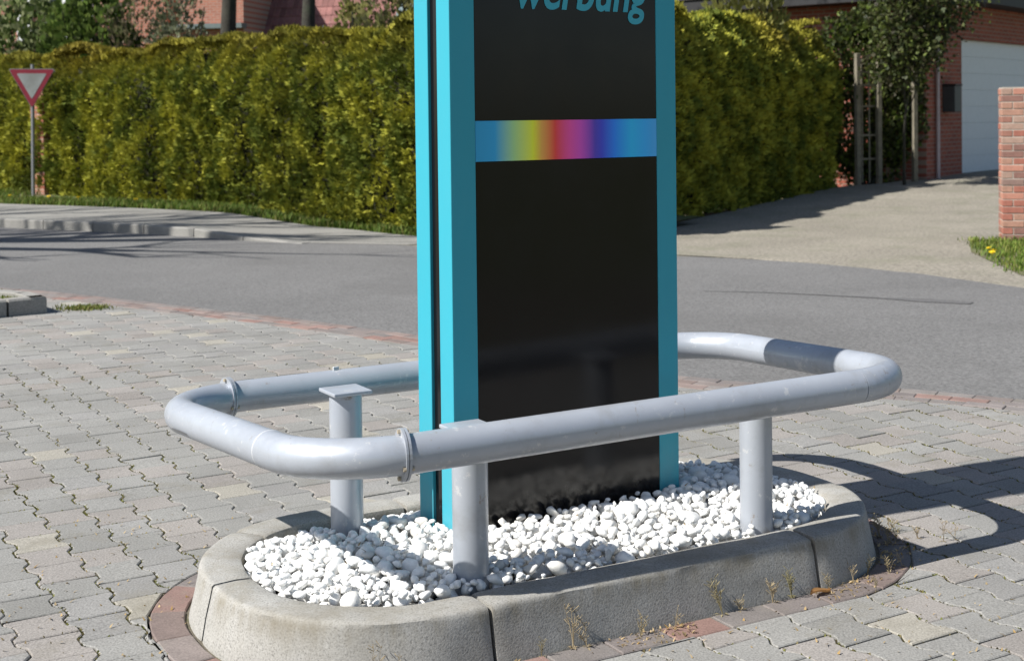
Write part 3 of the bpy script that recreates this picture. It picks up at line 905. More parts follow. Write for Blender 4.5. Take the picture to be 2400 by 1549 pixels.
# straw litter in front of the kerb
pts = []
for k in range(900):
    s = joints[0] if False else rng.uniform(s_of(-.3, 3.73), s_of(-.3, 3.73)+2.4); x, y, nx, ny = outl(s); off = .045+abs(rng.normal(0, .06))
    if vnoise(s*4, 3.0, 1.0) < .42: continue
    pts.append((*isl(x+nx*off, y+ny*off), .001))
for k in range(260):
    x = rng.uniform(.1, 1.75); y = rng.uniform(3.75, 4.6)
    if float(rr_sdf(*to_isl(x, y))) > .1: pts.append((x, y, .001))
for k in range(150):
    pts.append((rng.uniform(-1.7, -.95), rng.uniform(3.85, 5.3), .001))
pts = [q for q in pts if float(rr_sdf(*to_isl(q[0], q[1]))) > .045]
st_ = link('straw_litter', blades('straw_litter', pts, .007, .0035, [(.36,.26,.13), (.42,.32,.18), (.25,.19,.10), (.3,.2,.08)], 3.2, 6), M_dry)
tag(st_, 'dry straw and leaf litter scattered in front of the kerb', 'litter', kind='stuff')
# a few bits of straw blown onto the stones
pts2 = []
for k in range(130):
    iu, iv = int(rng.integers(5, nu-5)), int(rng.integers(5, nv-5))
    if np.isfinite(H[iu, iv]) and H[iu, iv] > .12: pts2.append((*isl(gu[iu], gv[iv]), float(H[iu, iv])+.001))
sb_ = link('straw_bits', blades('straw_bits', pts2, .008, .003, [(.36,.26,.13), (.28,.2,.1), (.2,.15,.08)], 3.0, 12), M_dry)
tag(sb_, 'bits of straw blown onto the white stones', 'litter', kind='stuff')
# one curled dead leaf by the right kerb joint
lm = bmesh.new(); rows = []
for i in range(9):
    t = i/8; wd = .014*math.sin(math.pi*min(1, t*1.02))**.7
    rows.append([lm.verts.new(((t-.5)*.10, s*wd, .010*abs(s)**2+.005*math.sin(t*5.1)+.005)) for s in (-1, -.5, 0, .5, 1)])
for a, b in zip(rows[:-1], rows[1:]):
    for k in range(4): lm.faces.new((a[k], b[k], b[k+1], a[k+1]))
me = bpy.data.meshes.new('dead_leaf'); lm.to_mesh(me); lm.free(); set_tint(me, np.tile((.42,.23,.09), (len(me.vertices), 1)))
lf_ = link('dead_leaf', me, M_dry, None, (.965, 4.318, .002), (0, .05, R_(38)), smooth=True)
tag(lf_, 'curled brown dead leaf lying against the front kerb near its right joint', 'leaf')

# ------------------------------------------------------------------ kerbed grass bed at the far left of the lot
lk = empty('grass_island_kerb', (-4.3, 10.9, 0))
tag(lk, 'grey kerb corner of a small grass bed at the road edge', 'kerb')
kd = Vector((.777, .630, 0)); kn = Vector((-.630, .777, 0)); E0 = Vector((-3.745, 10.93, 0))
def kstone(p, d, L, wd, h, parent, mat, base=Vector((0, 0, 0)), end_h=None):
    n_ = Vector((-d.y, d.x, 0)); a = p-base; b = a+d*L; eh = h if end_h is None else end_h; z = Vector((0, 0, 1))
    c_ = .012
    v = []
    for q, hh in ((a, h), (b, eh)):
        v += [q-z*.1, q+z*(hh-c_*1.3), q+n_*c_+z*hh, q+n_*(wd-.005)+z*hh, q+n_*wd+z*(hh-.005), q+n_*wd-z*.1]
    f = [(0, 6, 7, 1), (1, 7, 8, 2), (2, 8, 9, 3), (3, 9, 10, 4), (4, 10, 11, 5), tuple(range(6)), tuple(range(6, 12))[::-1]]
    me = pyd('kerb_stone', v, f); bm = bmesh.new(); bm.from_mesh(me); bmesh.ops.recalc_face_normals(bm, faces=bm.faces); bm.to_mesh(me); bm.free()
    return link('kerb_stone', me, mat, parent)
p_ = E0.copy()
kstone(E0-kd*.30, kd, .295, .13, .135, lk, M_kerbfar, lk.location)
for k in range(5): kstone(E0-kd*(.31+.5*(k+1)), kd, .49, .13, .135, lk, M_kerbfar, lk.location)
kb = Vector((-.60, .80, 0))
kstone(E0+kd*.0, kb, .4, .13, .135, lk, M_kerbfar, lk.location)
kb2 = Vector((-.88, .475, 0)); q_ = E0+kb*.41
for k in range(6): kstone(q_+kb2*.5*k, kb2, .49, .13, .135, lk, M_kerbfar, lk.location)
gp = []
for k in range(6500):
    a_, b_ = rng.uniform(.05, 3.2), rng.uniform(.10, 1.6)
    q = E0-kd*a_*.9+kn*b_ ; 
    if (q-E0).dot(Vector((.475, .88, 0))) < .42: gp.append((q.x, q.y, .09))
for k in range(700):
    gp.append((-3.52+rng.normal(0, .10), 11.17+rng.normal(0, .07), -.004))
gm = link('bed_grass', blades('bed_grass', gp, .032, .006, [(.13,.17,.03), (.19,.2,.05), (.10,.14,.03), (.24,.21,.08)], .8, 8), M_grass)
tag(gm, 'short grass in and beside the kerbed bed at the left', 'grass', kind='stuff')
soil = sheet('bed_soil', [tuple((E0-kd*.1+kn*.1)[:2]), tuple((E0+kb*.4)[:2]), tuple((E0+kb*.4+kb2*3)[:2]), tuple((E0-kd*2.8+kn*.1)[:2])], .085, M_ground)

# ------------------------------------------------------------------ far side: pavement, kerb, drive, verge
KB = Path(smooth_path(FAR_EDGE[:8], 10)); 
walk_h = lambda x: .122*float(np.clip((-2.9-x)/1.5, 0, 1))-.0085
GRASS_EDGE = Path(smooth_path([(-24, 34.5), (-14, 26.9), (-8.98, 23.9), (-6.39, 22.4), (-4.29, 20.85), (-2.48, 19.2), (-1.25, 17.75), (.4, 16.4)], 10))
fk = empty('roadside_kerb', (-8, 20.4, 0)); tag(fk, 'weathered kerb stones along the far pavement ending in a dropped kerb', 'kerb')
s = 1.0
while s < KB.len-.3:
    a, b = KB.at(s), KB.at(min(s+.99, KB.len)); d = Vector((*(b-a), 0)); L = d.length
    if L > .3: kstone(Vector((*a, 0)), d.normalized(), L-.008, .14, walk_h(a[0])+.004, fk, M_kerbfar, fk.location, walk_h(b[0])+.004)
    s += 1.0
ts = np.linspace(0, 1, 60); A = KB.at(ts*KB.len, .14); B = GRASS_EDGE.at(ts*GRASS_EDGE.len*.93)
A = np.vstack([A, [(-1.18, 16.52), (.9, 15.5)]]); B = np.vstack([B, [(-.9, 17.5), (1.2, 15.9)]])
v = [(x, y, walk_h(x)) for x, y in A]+[(x, y, walk_h(x)) for x, y in B]; n_ = len(A)
wk = link('pavement', pyd('pavement', v, [(i, i+1, n_+i+1, n_+i) for i in range(n_-1)]), M_walk); wk['kind'] = 'structure'
# grass verge along the hedge
C2 = GRASS_EDGE.at(ts*GRASS_EDGE.len, 3.6); B2 = GRASS_EDGE.at(ts*GRASS_EDGE.len)
v = [(x, y, walk_h(x)-.01) for x, y in B2]+[(x, y, .1) for x, y in C2]; n_ = len(B2)
vg = link('verge', pyd('verge', v, [(i, i+1, n_+i+1, n_+i) for i in range(n_-1)]), M_ground); vg['kind'] = 'structure'
gp = []
for k in range(26000):
    t = rng.uniform(.15, 1); q = GRASS_EDGE.at(t*GRASS_EDGE.len, rng.uniform(.0, 3.0 if t < .55 else 1.1)); gp.append((*q, walk_h(q[0])-.02))
gm = link('verge_grass', blades('verge_grass', gp, .11, .014, [(.10,.16,.025), (.13,.18,.03), (.08,.13,.02), (.18,.18,.05)], .6, 9), M_grass)
tag(gm, 'green grass strip between the far pavement and the hedge', 'grass', kind='stuff')
# drive (rises gently to the garage)
dr_z = lambda x, y: -.004+.26*float(np.clip((y-19)/9, 0, 1))**1.2
DL = [(-1.0, 16.3), (.6, 16.4), (2.4, 19.6), (4.2, 22.5), (6.0, 25.3), (7.4, 26.4), (10, 30), (14, 35)]
DR = [(2.2, 14.78), (3.2, 14.0), (4.3, 13.2), (5.9, 16.3), (8.5, 18.5), (12, 22), (16, 27), (20, 33)]
f1 = smooth_path(DL, 6); f2 = smooth_path(DR, 6); nn = len(f1)
v = []; f = []
for i in range(nn):
    for j in range(7):
        q = f1[i]+(f2[i]-f1[i])*j/6; v.append((q[0], q[1], dr_z(*q) if 0 < i and 0 < j < 6 else dr_z(*q)-.012))
for i in range(nn-1):
    for j in range(6): f.append((i*7+j, i*7+j+1, (i+1)*7+j+1, (i+1)*7+j))
dv = link('driveway', pyd('driveway', v, f), M_drive, smooth=True); dv['kind'] = 'structure'
da = sheet('driveway_apron', [(-1.4, 16.55), (1.83, 15.02), (2.72, 14.52), (3.75, 13.42), (4.35, 12.32), (5.0, 11.25), (7.0, 8.9), (9.0, 11.5), (6.5, 16.5), (2.5, 17.5), (0, 17.0)], -.0085, M_drive)
lip = FAR_EDGE[8:14]; LP = Path(smooth_path(lip, 6)); ll = np.linspace(0, LP.len, 40); a_ = LP.at(ll, .02); b_ = np.array([LP.at(l, -.12-.10*float(vnoise(l*3, 2.0, 1.0))) for l in ll])
lv = [(*q, -.0082) for q in a_]+[(*q, -.0135) for q in b_]
o = link('driveway_lip', pyd('driveway_lip', lv, [(i, i+40, i+41, i+1) for i in range(39)]), M_drive, smooth=True); o['kind'] = 'structure'
# right verge with grass
vr = sheet('right_verge', [(4.75, 12.75), (5.0, 14.9), (5.45, 16.3), (9, 17.4), (12, 13), (7, 10.2), (5.4, 11.5)], -.002, M_ground)
gp = []
for k in range(12000):
    x, y = rng.uniform(4.6, 7.6), rng.uniform(11.9, 16.2)
    if x < 4.72+max(0, (y-12.8))*.19+rng.normal(0, .07): continue
    if 12.85-y > rng.normal(.0, .08)+.35*(x-4.7): continue
    gp.append((x, y, .005))
gm = link('right_verge_grass', blades('right_verge_grass', gp, .06, .008, [(.13,.2,.03), (.17,.23,.04), (.09,.15,.02), (.22,.23,.06)], .7, 10), M_grass)
tag(gm, 'bright green grass at the foot of the brick garden wall', 'grass', kind='stuff')

# dandelions
def dandelion():
    mb = MB(); mb.tube([(0, 0, 0), (.004, 0, .06), (.006, 0, .10)], .004, 5)
    for a in range(10):
        t = a*.628; mb.add([(.006, 0, .098), (.006+.03*math.cos(t-.25), .03*math.sin(t-.25), .112), (.006+.036*math.cos(t), .036*math.sin(t), .115), (.006+.03*math.cos(t+.25), .03*math.sin(t+.25), .112)], [(0, 1, 2, 3)])
    mb.lathe([(.0, .098), (.018, .105), (.016, .116), (.002, .12)], 8, (.006, 0, 0))
    me = mb.mesh('dandelion'); z = np.array([q.co.z for q in me.vertices]); set_tint(me, np.where(z[:, None] > .095, (.75,.55,.02), (.1,.16,.04))); return me
DM = dandelion()
for k, (t, off) in enumerate(((.46, 1.6), (.475, 2.2), (.505, .9), (.52, .7), (.548, .6), (.56, .5), (.575, .45), (.60, .35), (.63, .4), (.655, .35), (.70, .3))):
    q = GRASS_EDGE.at(t*GRASS_EDGE.len, off)
    o = link('dandelion', DM, M_dry, None, (q[0], q[1], walk_h(q[0])-.01), (.25, 0, rng.uniform(0, 6))); o.scale = (1.25,)*3
    tag(o, ('leftmost' if k == 0 else ORD[k]+' from left')+' of the yellow dandelions in the grass below the long hedge', 'dandelion', 'dandelions below the hedge')
for k, (x, y) in enumerate(((4.86, 13.85), (4.93, 14.0), (5.0, 14.25))):
    o = link('dandelion', DM, M_dry, None, (x, y, .0), (.3, 0, rng.uniform(0, 6))); o.scale = (1.0,)*3
    tag(o, ('leftmost', 'middle', 'rightmost')[k]+' of three yellow dandelions in the grass by the brick wall', 'dandelion', 'dandelions by the brick wall')

# ------------------------------------------------------------------ foliage builders
def sprays(P, N, size, cols_fn, seed=1, droop=.0, blades_n=3, wide=.32, upb=.35):
    """fans of narrow blades at points P pointing along N"""
    r = np.random.default_rng(seed); n_ = len(P)
    N = N+r.normal(0, .45, N.shape); N[:, 2] += upb; N /= np.linalg.norm(N, axis=1)[:, None]
    A = r.normal(0, 1, N.shape); T = np.cross(N, A); T /= np.linalg.norm(T, axis=1)[:, None]
    sz = size*r.uniform(.55, 1.35, n_); tint = cols_fn(P, r)
    V, F, K = [], [], []; off = 0
    for b in range(blades_n):
        ang = (b-(blades_n-1)/2)*.62+r.normal(0, .12, n_)
        D = N*np.cos(ang)[:, None]+T*np.sin(ang)[:, None]; S = np.cross(np.cross(N, T), D); S = T*np.cos(ang)[:, None]-N*np.sin(ang)[:, None]
        L = (sz*(1-.25*abs(b-(blades_n-1)/2)))[:, None]
        base = P; midp = P+D*L*.55; tip = P+D*L; tip = tip-np.array([0, 0, 1])*droop*L
        wv = S*L*wide*.5
        v = np.stack([base, midp+wv, tip, midp-wv], 1).reshape(-1, 3); i = np.arange(n_)*4+off
        V.append(v); F.append(np.stack([i, i+1, i+2, i+3], 1)); K.append(np.repeat(tint*(1+.12*(b-1)), 4, axis=0)); off += 4*n_
    return np.vstack(V), np.vstack(F), np.clip(np.vstack(K), .002, 1)

def hedge(name, line, height, depth, label, dens, size, cols_fn, seed, top_round=.35, gaps=None, front_only=True):
    """line: Path of the visible foot of the hedge; foliage grows behind it (to the left of travel)"""
    r = np.random.default_rng(seed)
    root = empty(name, (*line.at(line.len/2), 0)); tag(root, label, 'hedge')
    L = line.len; nf = int(L*height*dens)
    s = r.uniform(0, L, nf); z = height*r.uniform(0.01, 1, nf)
    bulge = .26*vnoise(s*1.15, z*.35, seed)+.30*vnoise(s*2.3, z*1.5, seed+3.3)+.34*vnoise(s*4.4+z, z*3.4, seed+1.7)+.12*vnoise(s*10, z*9, seed)
    hz = height*(1+.035*(vnoise(s*1.2, 0, seed+8)-.5)*2)
    zr = z/height; back = np.where(zr > 1-top_round, ((zr-1+top_round)/top_round)**2*depth*.42, 0.0)
    inn = r.exponential(.065, nf)
    off = .52-bulge*.8+back+inn
    if gaps is not None: off = off+gaps(s, z)
    Z = z*hz/height
    xy = line.at(s, off); xy2 = line.at(s, off-.05); nrm = np.concatenate([(xy2-xy)/.05, np.where(zr > 1-top_round, (zr-1+top_round)*2.2, .12)[:, None]], 1)
    # top
    nt_ = int(L*depth*dens*.75); s2 = r.uniform(0, L, nt_); o2 = r.uniform(.42*depth, depth, nt_); z2 = height*(1+.06*(vnoise(s2*1.4, o2*1.4, seed+8)-.5)*2)+.08*(vnoise(s2*5, o2*5, 1.0)-.5)
    P = np.vstack([np.c_[xy, Z], np.c_[line.at(s2, o2), z2]]); N = np.vstack([nrm, np.tile((0, 0, 1.0), (nt_, 1))])
    if not front_only:
        nb = int(L*height*dens*.35); s3 = r.uniform(0, L, nb); z3 = height*r.uniform(.05, 1, nb); o3_ = depth+.1*vnoise(s3*2, z3*2, 3.0)
        q = line.at(s3, o3_); q2 = line.at(s3, o3_+.05); P = np.vstack([P, np.c_[q, z3]]); N = np.vstack([N, np.c_[(q2-q)/.05, .2+0*z3]])
    v, f, k = sprays(P, N, size, cols_fn, seed)
    link('foliage', npmesh('foliage', v-np.array(root.location), f, k), M_thuja, root)
    # dark solid core added to block light and deepen the gaps
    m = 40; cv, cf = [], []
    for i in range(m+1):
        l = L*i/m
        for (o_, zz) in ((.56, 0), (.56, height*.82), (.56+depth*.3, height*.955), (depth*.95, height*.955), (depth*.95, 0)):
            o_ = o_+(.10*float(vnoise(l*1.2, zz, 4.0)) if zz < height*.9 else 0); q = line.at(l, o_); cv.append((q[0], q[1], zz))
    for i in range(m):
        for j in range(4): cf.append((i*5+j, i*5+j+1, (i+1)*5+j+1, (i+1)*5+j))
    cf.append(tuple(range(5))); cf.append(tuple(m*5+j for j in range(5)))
    link('shade_core', pyd('shade_core', np.array(cv)-np.array(root.location), cf), M_core, root)
    # stems
    l = .4
    while l < L-.2:
        q = line.at(l, .34+rng.uniform(0, .06)); h_ = rng.uniform(.5, 1.0)
        MB().tube([(q[0], q[1], 0), (q[0]+rng.normal(0, .03), q[1], h_*.5), (q[0]+rng.normal(0, .06), q[1]+.05, h_)], [.035, .028, .02], 6).build('stem', M_bark, None)
        o = C.objects[-1]; o.parent = root; o.matrix_parent_inverse = root.matrix_world.inverted() if False else Matrix.Translation(-Vector(root.location)); l += rng.uniform(.7, 1.05)
    return root

def thuja_cols(P, r):
    n_ = len(P); a = vnoise(P[:, 0]*3.4, P[:, 1]*3.4, P[:, 2]*3.0)+r.normal(0, .13, n_); b = vnoise(P[:, 0]*.6+9, P[:, 1]*.6, P[:, 2]*.6)
    g_ = np.array([.115,.145,.024]); y_ = np.array([.385,.375,.050]); br = np.array([.25,.17,.03])
    a = np.clip((a-.25)/.5, 0, 1)[:, None]; c = g_*(1-a)+y_*a
    top = np.clip((P[:, 2]-2.2)/.6, 0, 1)[:, None]*np.clip((b-.3)*2, 0, 1)[:, None]*.6; c = c*(1-top)+br*top
    return c*(1+r.normal(0, .15, (n_, 1)))
def thuja_dark(P, r):
    c = thuja_cols(P, r); t = np.clip((P[:, 2]-2.1)/.5, 0, 1)[:, None]; return c*1.05
HL = Path(smooth_path([(-19, 36), (-15, 32.2), (-10.2, 27.6), (-4.54, 22.1), (-1.29, 18.2), (.45, 16.55)], 10))
HR = Path(smooth_path([(.75, 16.6), (2.55, 19.6), (4.2, 22.4), (6.3, 25.75)], 10))
# hollows between the single shrubs of the row
hol = [(.0, .0)]
def gapsL(s, z):
    g_ = np.zeros_like(s)
    for c_, w_, a_, t_ in ((17.4, .24, .45, .45), (20.5, .27, .48, .45), (14.7, .20, .30, .3), (18.9, .18, .25, .2), (22.6, .20, .28, .2), (24.2, .22, .30, .1), (12.9, .2, .25, .2)):
        cc = c_-t_*(z-.4)*.55; g_ += a_*np.exp(-((s-cc)/w_)**2)*np.clip(1.25-z/2.5, 0, 1)
    return g_
hedge('thuja_hedge', HL, 2.84, 1.1, 'long sunlit olive green thuja hedge behind the far pavement', 1250, .095, thuja_cols, 21, gaps=gapsL)
hedge('thuja_hedge', HR, 3.02, 1.2, 'shaded thuja hedge with sunlit top running along the driveway', 1000, .105, thuja_dark, 31, top_round=.30, front_only=False)

# ------------------------------------------------------------------ trees and shrubs
def grow(seed, h, r0, lean=(0, 0), wob=1.0, levels=4, first=.45, spread=.75, kids=(3, 5), up_=.35):
    r = random.Random(seed); segs = []; tips = []
    def branch(p, d, L, rad, lev):
        pts = [p]; rr = [rad]; n_ = 5 if lev == 0 else 4
        for i in range(n_):
            d = (d+Vector((r.gauss(0, .10)*(wob if lev == 0 else 1), r.gauss(0, .10)*(wob if lev == 0 else 1), r.gauss(0, .06)+(.05 if lev else 0)))).normalized(); p = p+d*L/n_; pts.append(p); rr.append(rad*(1-.55*(i+1)/n_))
        segs.append((pts, rr, lev))
        if lev >= levels: tips.extend(pts[1:]); return
        k = r.randint(*kids)
        for i in range(k):
            t = r.uniform(first if lev == 0 else .3, 1.0) if i else 1.0
            j = min(n_, max(1, int(round(t*n_)))); a = r.uniform(0, 6.283)
            nd = (d*.55+Vector((math.cos(a)*spread, math.sin(a)*spread, up_+r.gauss(0, .15)))).normalized()
            branch(pts[j], nd, L*r.uniform(.48, .66), rr[j]*r.uniform(.55, .75), lev+1)
    branch(Vector((0, 0, 0)), Vector((lean[0], lean[1], 1)).normalized(), h*.5, r0, 0)
    return segs, tips
def tree(name, loc, h, r0, label, seed, cols=None, nleaf=0, size=.12, levels=4, first=.45, spread=.75, kids=(3, 5), cat='tree', group=None, up_=.35, loose=.35, wob=1.0):
    root = empty(name, loc); tag(root, label, cat, group); segs, tips = grow(seed, h, r0, wob=wob, levels=levels, first=first, spread=spread, kids=kids, up_=up_)
    mt = MB(); mbr = MB()
    for pts, rr, lev in segs: (mt if lev == 0 else mbr).tube(pts, rr, 10 if lev == 0 else (6 if lev < 3 else 4), False)
    link('trunk', mt.mesh('trunk'), M_bark, root, smooth=True); link('branches', mbr.mesh('branches'), M_bark, root)
    if nleaf:
        r = np.random.default_rng(seed); T = np.array([tuple(t) for t in tips]); P = T[r.integers(0, len(T), nleaf)]+r.normal(0, loose, (nleaf, 3))
        N = r.normal(0, 1, (nleaf, 3)); N /= np.linalg.norm(N, axis=1)[:, None]
        cc = np.array(cols); fn = lambda P_, rr_: cc[rr_.integers(0, len(cc), len(P_))]*(1+rr_.normal(0, .2, (len(P_), 1)))
        v, f, k = sprays(P, N, size, fn, seed, blades_n=2, wide=.6); link('crown', npmesh('crown', v, f, k), M_leaf, root)
    return root
def shrub(name, loc, rx, ry, rz, label, seed, cols, n_, size, wide=.6, clump=.35, zc=.55):
    """leafy shrub: stems and leaves spread through an uneven rounded volume"""
    root = empty(name, loc); tag(root, label, 'shrub'); r = np.random.default_rng(seed)
    d = r.normal(0, 1, (n_, 3)); d /= np.linalg.norm(d, axis=1)[:, None]
    rad = (1-clump*vnoise(d[:, 0]*2.6+seed, d[:, 1]*2.6, d[:, 2]*2.6)-.16*vnoise(d[:, 0]*7, d[:, 1]*7+seed, d[:, 2]*7))*(1-r.exponential(.09, n_))
    P = d*np.array([rx, ry, rz])*np.clip(rad, .1, 1.2)[:, None]; P[:, 2] += rz*zc*1.6; P = P[P[:, 2] > .02]; d = d[:len(P)]
    cc = np.array(cols); fn = lambda P_, rr_: cc[rr_.integers(0, len(cc), len(P_))]*(.75+.5*vnoise(P_[:, 0]*2, P_[:, 1]*2, P_[:, 2]*2))[:, None]*(1+rr_.normal(0, .15, (len(P_), 1)))
    v, f, k = sprays(P, P/np.linalg.norm(P, axis=1)[:, None], size, fn, seed, blades_n=2, wide=wide); link('crown', npmesh('crown', v, f, k), M_leaf, root)
    mb = MB()
    for i in range(9):
        a = r.uniform(0, 6.28); e = (math.cos(a)*rx*.6, math.sin(a)*ry*.6, rz*r.uniform(.9, 1.5)); mb.tube([(math.cos(a)*.1, math.sin(a)*.1, 0), (e[0]*.4, e[1]*.4, e[2]*.5), e], [.04, .03, .012], 5)
    link('stems', mb.mesh('stems'), M_bark, root); return root
def at(px, y, Y): return ((px-1200)/3202.35*Y*1.0-.0*Y, Y)
# trees behind the left hedge
tree('garden_tree', (*at(532, 0, 26.5), 0), 14.0, .20, 'garden tree with thick bare dark trunk behind the hedge, left of two', 3, [(.10,.12,.03), (.16,.16,.05)], 900, .12, levels=3, first=.75, kids=(3, 4), wob=.15)
tree('garden_tree', (*at(717, 0, 24.5), 0), 13.5, .165, 'garden tree with slimmer dark trunk behind the hedge nearer the pylon', 8, [(.10,.12,.03), (.16,.16,.05)], 900, .12, levels=3, first=.75, kids=(3, 4), wob=.15)
# tall leafless trees out on the left whose branches shade the pavement and hedge
tree('street_tree', (-11.7, 15.6, -.1), 16, .40, 'tall bare street tree left of the picture shading the far pavement', 14, None, 0, levels=3, first=.35, spread=.5, kids=(4, 5))
tree('street_tree', (-15.2, 15.6, -.1), 18, .34, 'furthest left bare street tree outside the picture beside the near road edge', 33, None, 0, levels=4, first=.35, spread=.55, kids=(4, 5))
tree('street_tree', (-12.3, 18.6, -.1), 13, .30, 'bare street tree left of the picture nearer the road shading the hedge', 17, None, 0, levels=3, first=.35, spread=.5, kids=(4, 5))
G1 = [(.17,.22,.07), (.24,.28,.12), (.10,.15,.04), (.3,.33,.17)]
shrub('leafy_shrub', (*at(60, 0, 31.5), 0), 2.3, 1.4, 2.75, 'pale green broadleaf shrub rising behind the hedge at far left', 4, G1, 5200, .17, .65)
shrub('leafy_shrub', (*at(215, 0, 30.5), 0), 1.4, 1.0, 2.85, 'bright green shrub behind the hedge beside the white window frames', 5, [(.14,.22,.04), (.2,.27,.06), (.09,.14,.03)], 3600, .17, .6)
shrub('twiggy_shrub', (*at(335, 0, 30), 0), 1.35, 1.0, 2.8, 'brownish budding shrub behind the hedge left of the brick house', 6, [(.16,.14,.07), (.22,.17,.12), (.12,.11,.05), (.2,.2,.09)], 2300, .12, .35, .5)
shrub('twiggy_shrub', (*at(425, 0, 29), 0), .95, .7, 2.7, 'grey green shrub behind the hedge against the orange brick wall', 7, [(.17,.19,.11), (.13,.15,.07), (.22,.22,.14)], 1500, .13, .4, .5)
shrub('golden_shrub', (*at(835, 0, 23.5), 0), .62, .7, 2.3, 'yellow green shrub standing above the hedge beside the slim trunk', 9, [(.2,.2,.05), (.26,.24,.07), (.14,.15,.04)], 2000, .12, .4, .5)
shrub('golden_shrub', (*at(930, 0, 22.5), 0), .9, .8, 2.45, 'olive shrub rising above the hedge just left of the pylon', 10, [(.16,.17,.05), (.22,.2,.07), (.12,.12,.05)], 2200, .12, .4, .5)
shrub('golden_conifer', (*at(1745, 0, 24.0), 0), 1.0, .8, 2.7, 'golden green conifer tips rising above the driveway hedge', 12, [(.22,.22,.05), (.28,.27,.08), (.16,.17,.04)], 2600, .16, .35, .4)

# ------------------------------------------------------------------ yield sign and brick pier
sx_, sy_ = at(76, 0, 26.3)
ys = empty('yield_sign', (sx_, sy_, .09)); tag(ys, 'white and red triangular give way sign on a grey pole before the hedge', 'sign')
MB().lathe([(.035, 0), (.035, 1.2), (.035, 2.55)], 14).build('pole', M_galv, ys, smooth=True)
def tri(a, z0): return [(-a/2, 0, z0), (a/2, 0, z0), (0, 0, z0-a*.866)]
def rtri(a, cut=.06):
    T = [np.array(p)[[0, 2]] for p in tri(a, 0)]; out = []
    for i in range(3):
        p, q, r = T[i], T[i-1], T[(i+1) % 3]; u = (q-p)/np.linalg.norm(q-p); v = (r-p)/np.linalg.norm(r-p); c = cut*a
        for t in np.linspace(0, 1, 5): out.append((1-t)**2*(p+u*c)+2*t*(1-t)*p+t*t*(p+v*c))
    return out
def plate(name, a, z, y, th, mat, parent):
    P = rtri(a); n_ = len(P); v = [(p[0], y, p[1]+z) for p in P]+[(p[0], y+th, p[1]+z) for p in P]
    f = [tuple(range(n_)), tuple(range(n_, 2*n_))[::-1]]+[(i, i+n_, (i+1) % n_+n_, (i+1) % n_) for i in range(n_)]
    me = pyd(name, v, f); bm = bmesh.new(); bm.from_mesh(me); bmesh.ops.recalc_face_normals(bm, faces=bm.faces); bm.to_mesh(me); bm.free()
    return link(name, me, mat, parent)
M_red = mat_plain('sign_red', (.21,.02,.036), .45, var=.1)
M_signw = mat_grainy('sign_white', (.29,.305,.305), .22, 4, .04, 40, .45, .02, .001, stain=(.2,.21,.20), stain_scale=3.0, stain_lo=.45, stain_hi=.65)
plate('sign_plate', .88, 2.465, -.052, .012, M_galv, ys)
plate('red_border', .85, 2.452, -.056, .003, M_red, ys)
plate('white_field', .57, 2.375, -.059, .0025, M_signw, ys)
for zc in (2.3, 1.95):
    MB().box(-.05, .05, -.041, .04, zc-.02, zc+.02).build('clamp', M_galv, ys, .004)
ys.rotation_euler = (0, R_(.6), R_(3))

BR = [(.46,.16,.10), (.40,.13,.085), (.52,.21,.13), (.36,.13,.10), (.44,.19,.13), (.30,.12,.10), (.50,.24,.17)]
def brick_wall(root, L, T, H_, colfn, bw=.24, bh=.071, j=.011, end=True, side='front'):
    """real bricks over a mortar core; local x along the wall, front face y=0, depth T"""
    MB().box(.006, L-.006, .006, T-.006, -.1, H_-.006).build('mortar_core', M_mortar, root)
    cache = {}
    def piece(w_, d_):
        k = (round(w_, 3), round(d_, 3), int(rng.integers(6)))
        if k not in cache:
            m = MB().box(0, w_, 0, d_, 0, bh).mesh('brick'); bm = bmesh.new(); bm.from_mesh(m); bmesh.ops.bevel(bm, geom=bm.edges[:], offset=.004, segments=1, affect='EDGES'); bm.to_mesh(m); bm.free()
            m.materials.append(M_bricktint); c = np.array(colfn())*(1+rng.normal(0, .08)); set_tint(m, np.tile(np.clip(c, 0, 1), (len(m.vertices), 1))); cache[k] = m
        return cache[k]
    rows = int(H_/(bh+j)); top = rows*(bh+j)
    for r_ in range(rows):
        z = r_*(bh+j); x = 0.0; first = True
        while x < L-.03:
            w_ = (bw if not (first and r_ % 2) else .115); w_ = min(w_, L-x)
            link('brick', piece(w_, T if T < .26 else .115), None, root, (x, rng.normal(0, .0015), z))
            x += w_+j; first = False
        if end and T >= .26:
            y = .115+j
            while y < T-.03:
                d_ = min(.24 if (r_ % 2) else .115, T-y); link('brick', piece(.115, d_), None, root, (rng.normal(0, .0015), y, z)); y += d_+j
    return top
bp_ = empty('brick_pier', (*at(72, 0, 27.12), .05), R_(-42)); tag(bp_, 'overgrown red brick pier half swallowed by the hedge behind the sign', 'pier')
brick_wall(bp_, .49, .24, 2.42, lambda: np.array(BR[int(rng.integers(len(BR)))])*.62)
MB().box(-.03, .52, -.03, .27, 2.43, 2.50).build('coping', M_mortar, bp_, .008)
# garden wall on the right
gw = empty('brick_wall', (5.77, 16.08, 0), R_(-13)); tag(gw, 'weathered red brick garden wall at the right edge above the grass', 'wall')
BW = [(.36,.16,.115), (.30,.145,.11), (.40,.19,.14), (.26,.14,.115), (.36,.24,.19), (.25,.165,.14), (.41,.23,.17), (.33,.13,.095)]
brick_wall(gw, 1.75, .365, 1.815, lambda: BW[int(rng.integers(len(BW)))])

# ------------------------------------------------------------------ house with garage (right)
AX, AY = 8.1, 26.7; HA = R_(50)
house = empty('garage_house', (AX, AY, 0), HA); tag(house, 'red brick house with white garage door behind the driveway hedge', 'house')
WZ = 3.72; d0, d1, dzt, dzb = 1.78, 6.4, 3.02, .24
mb = MB()
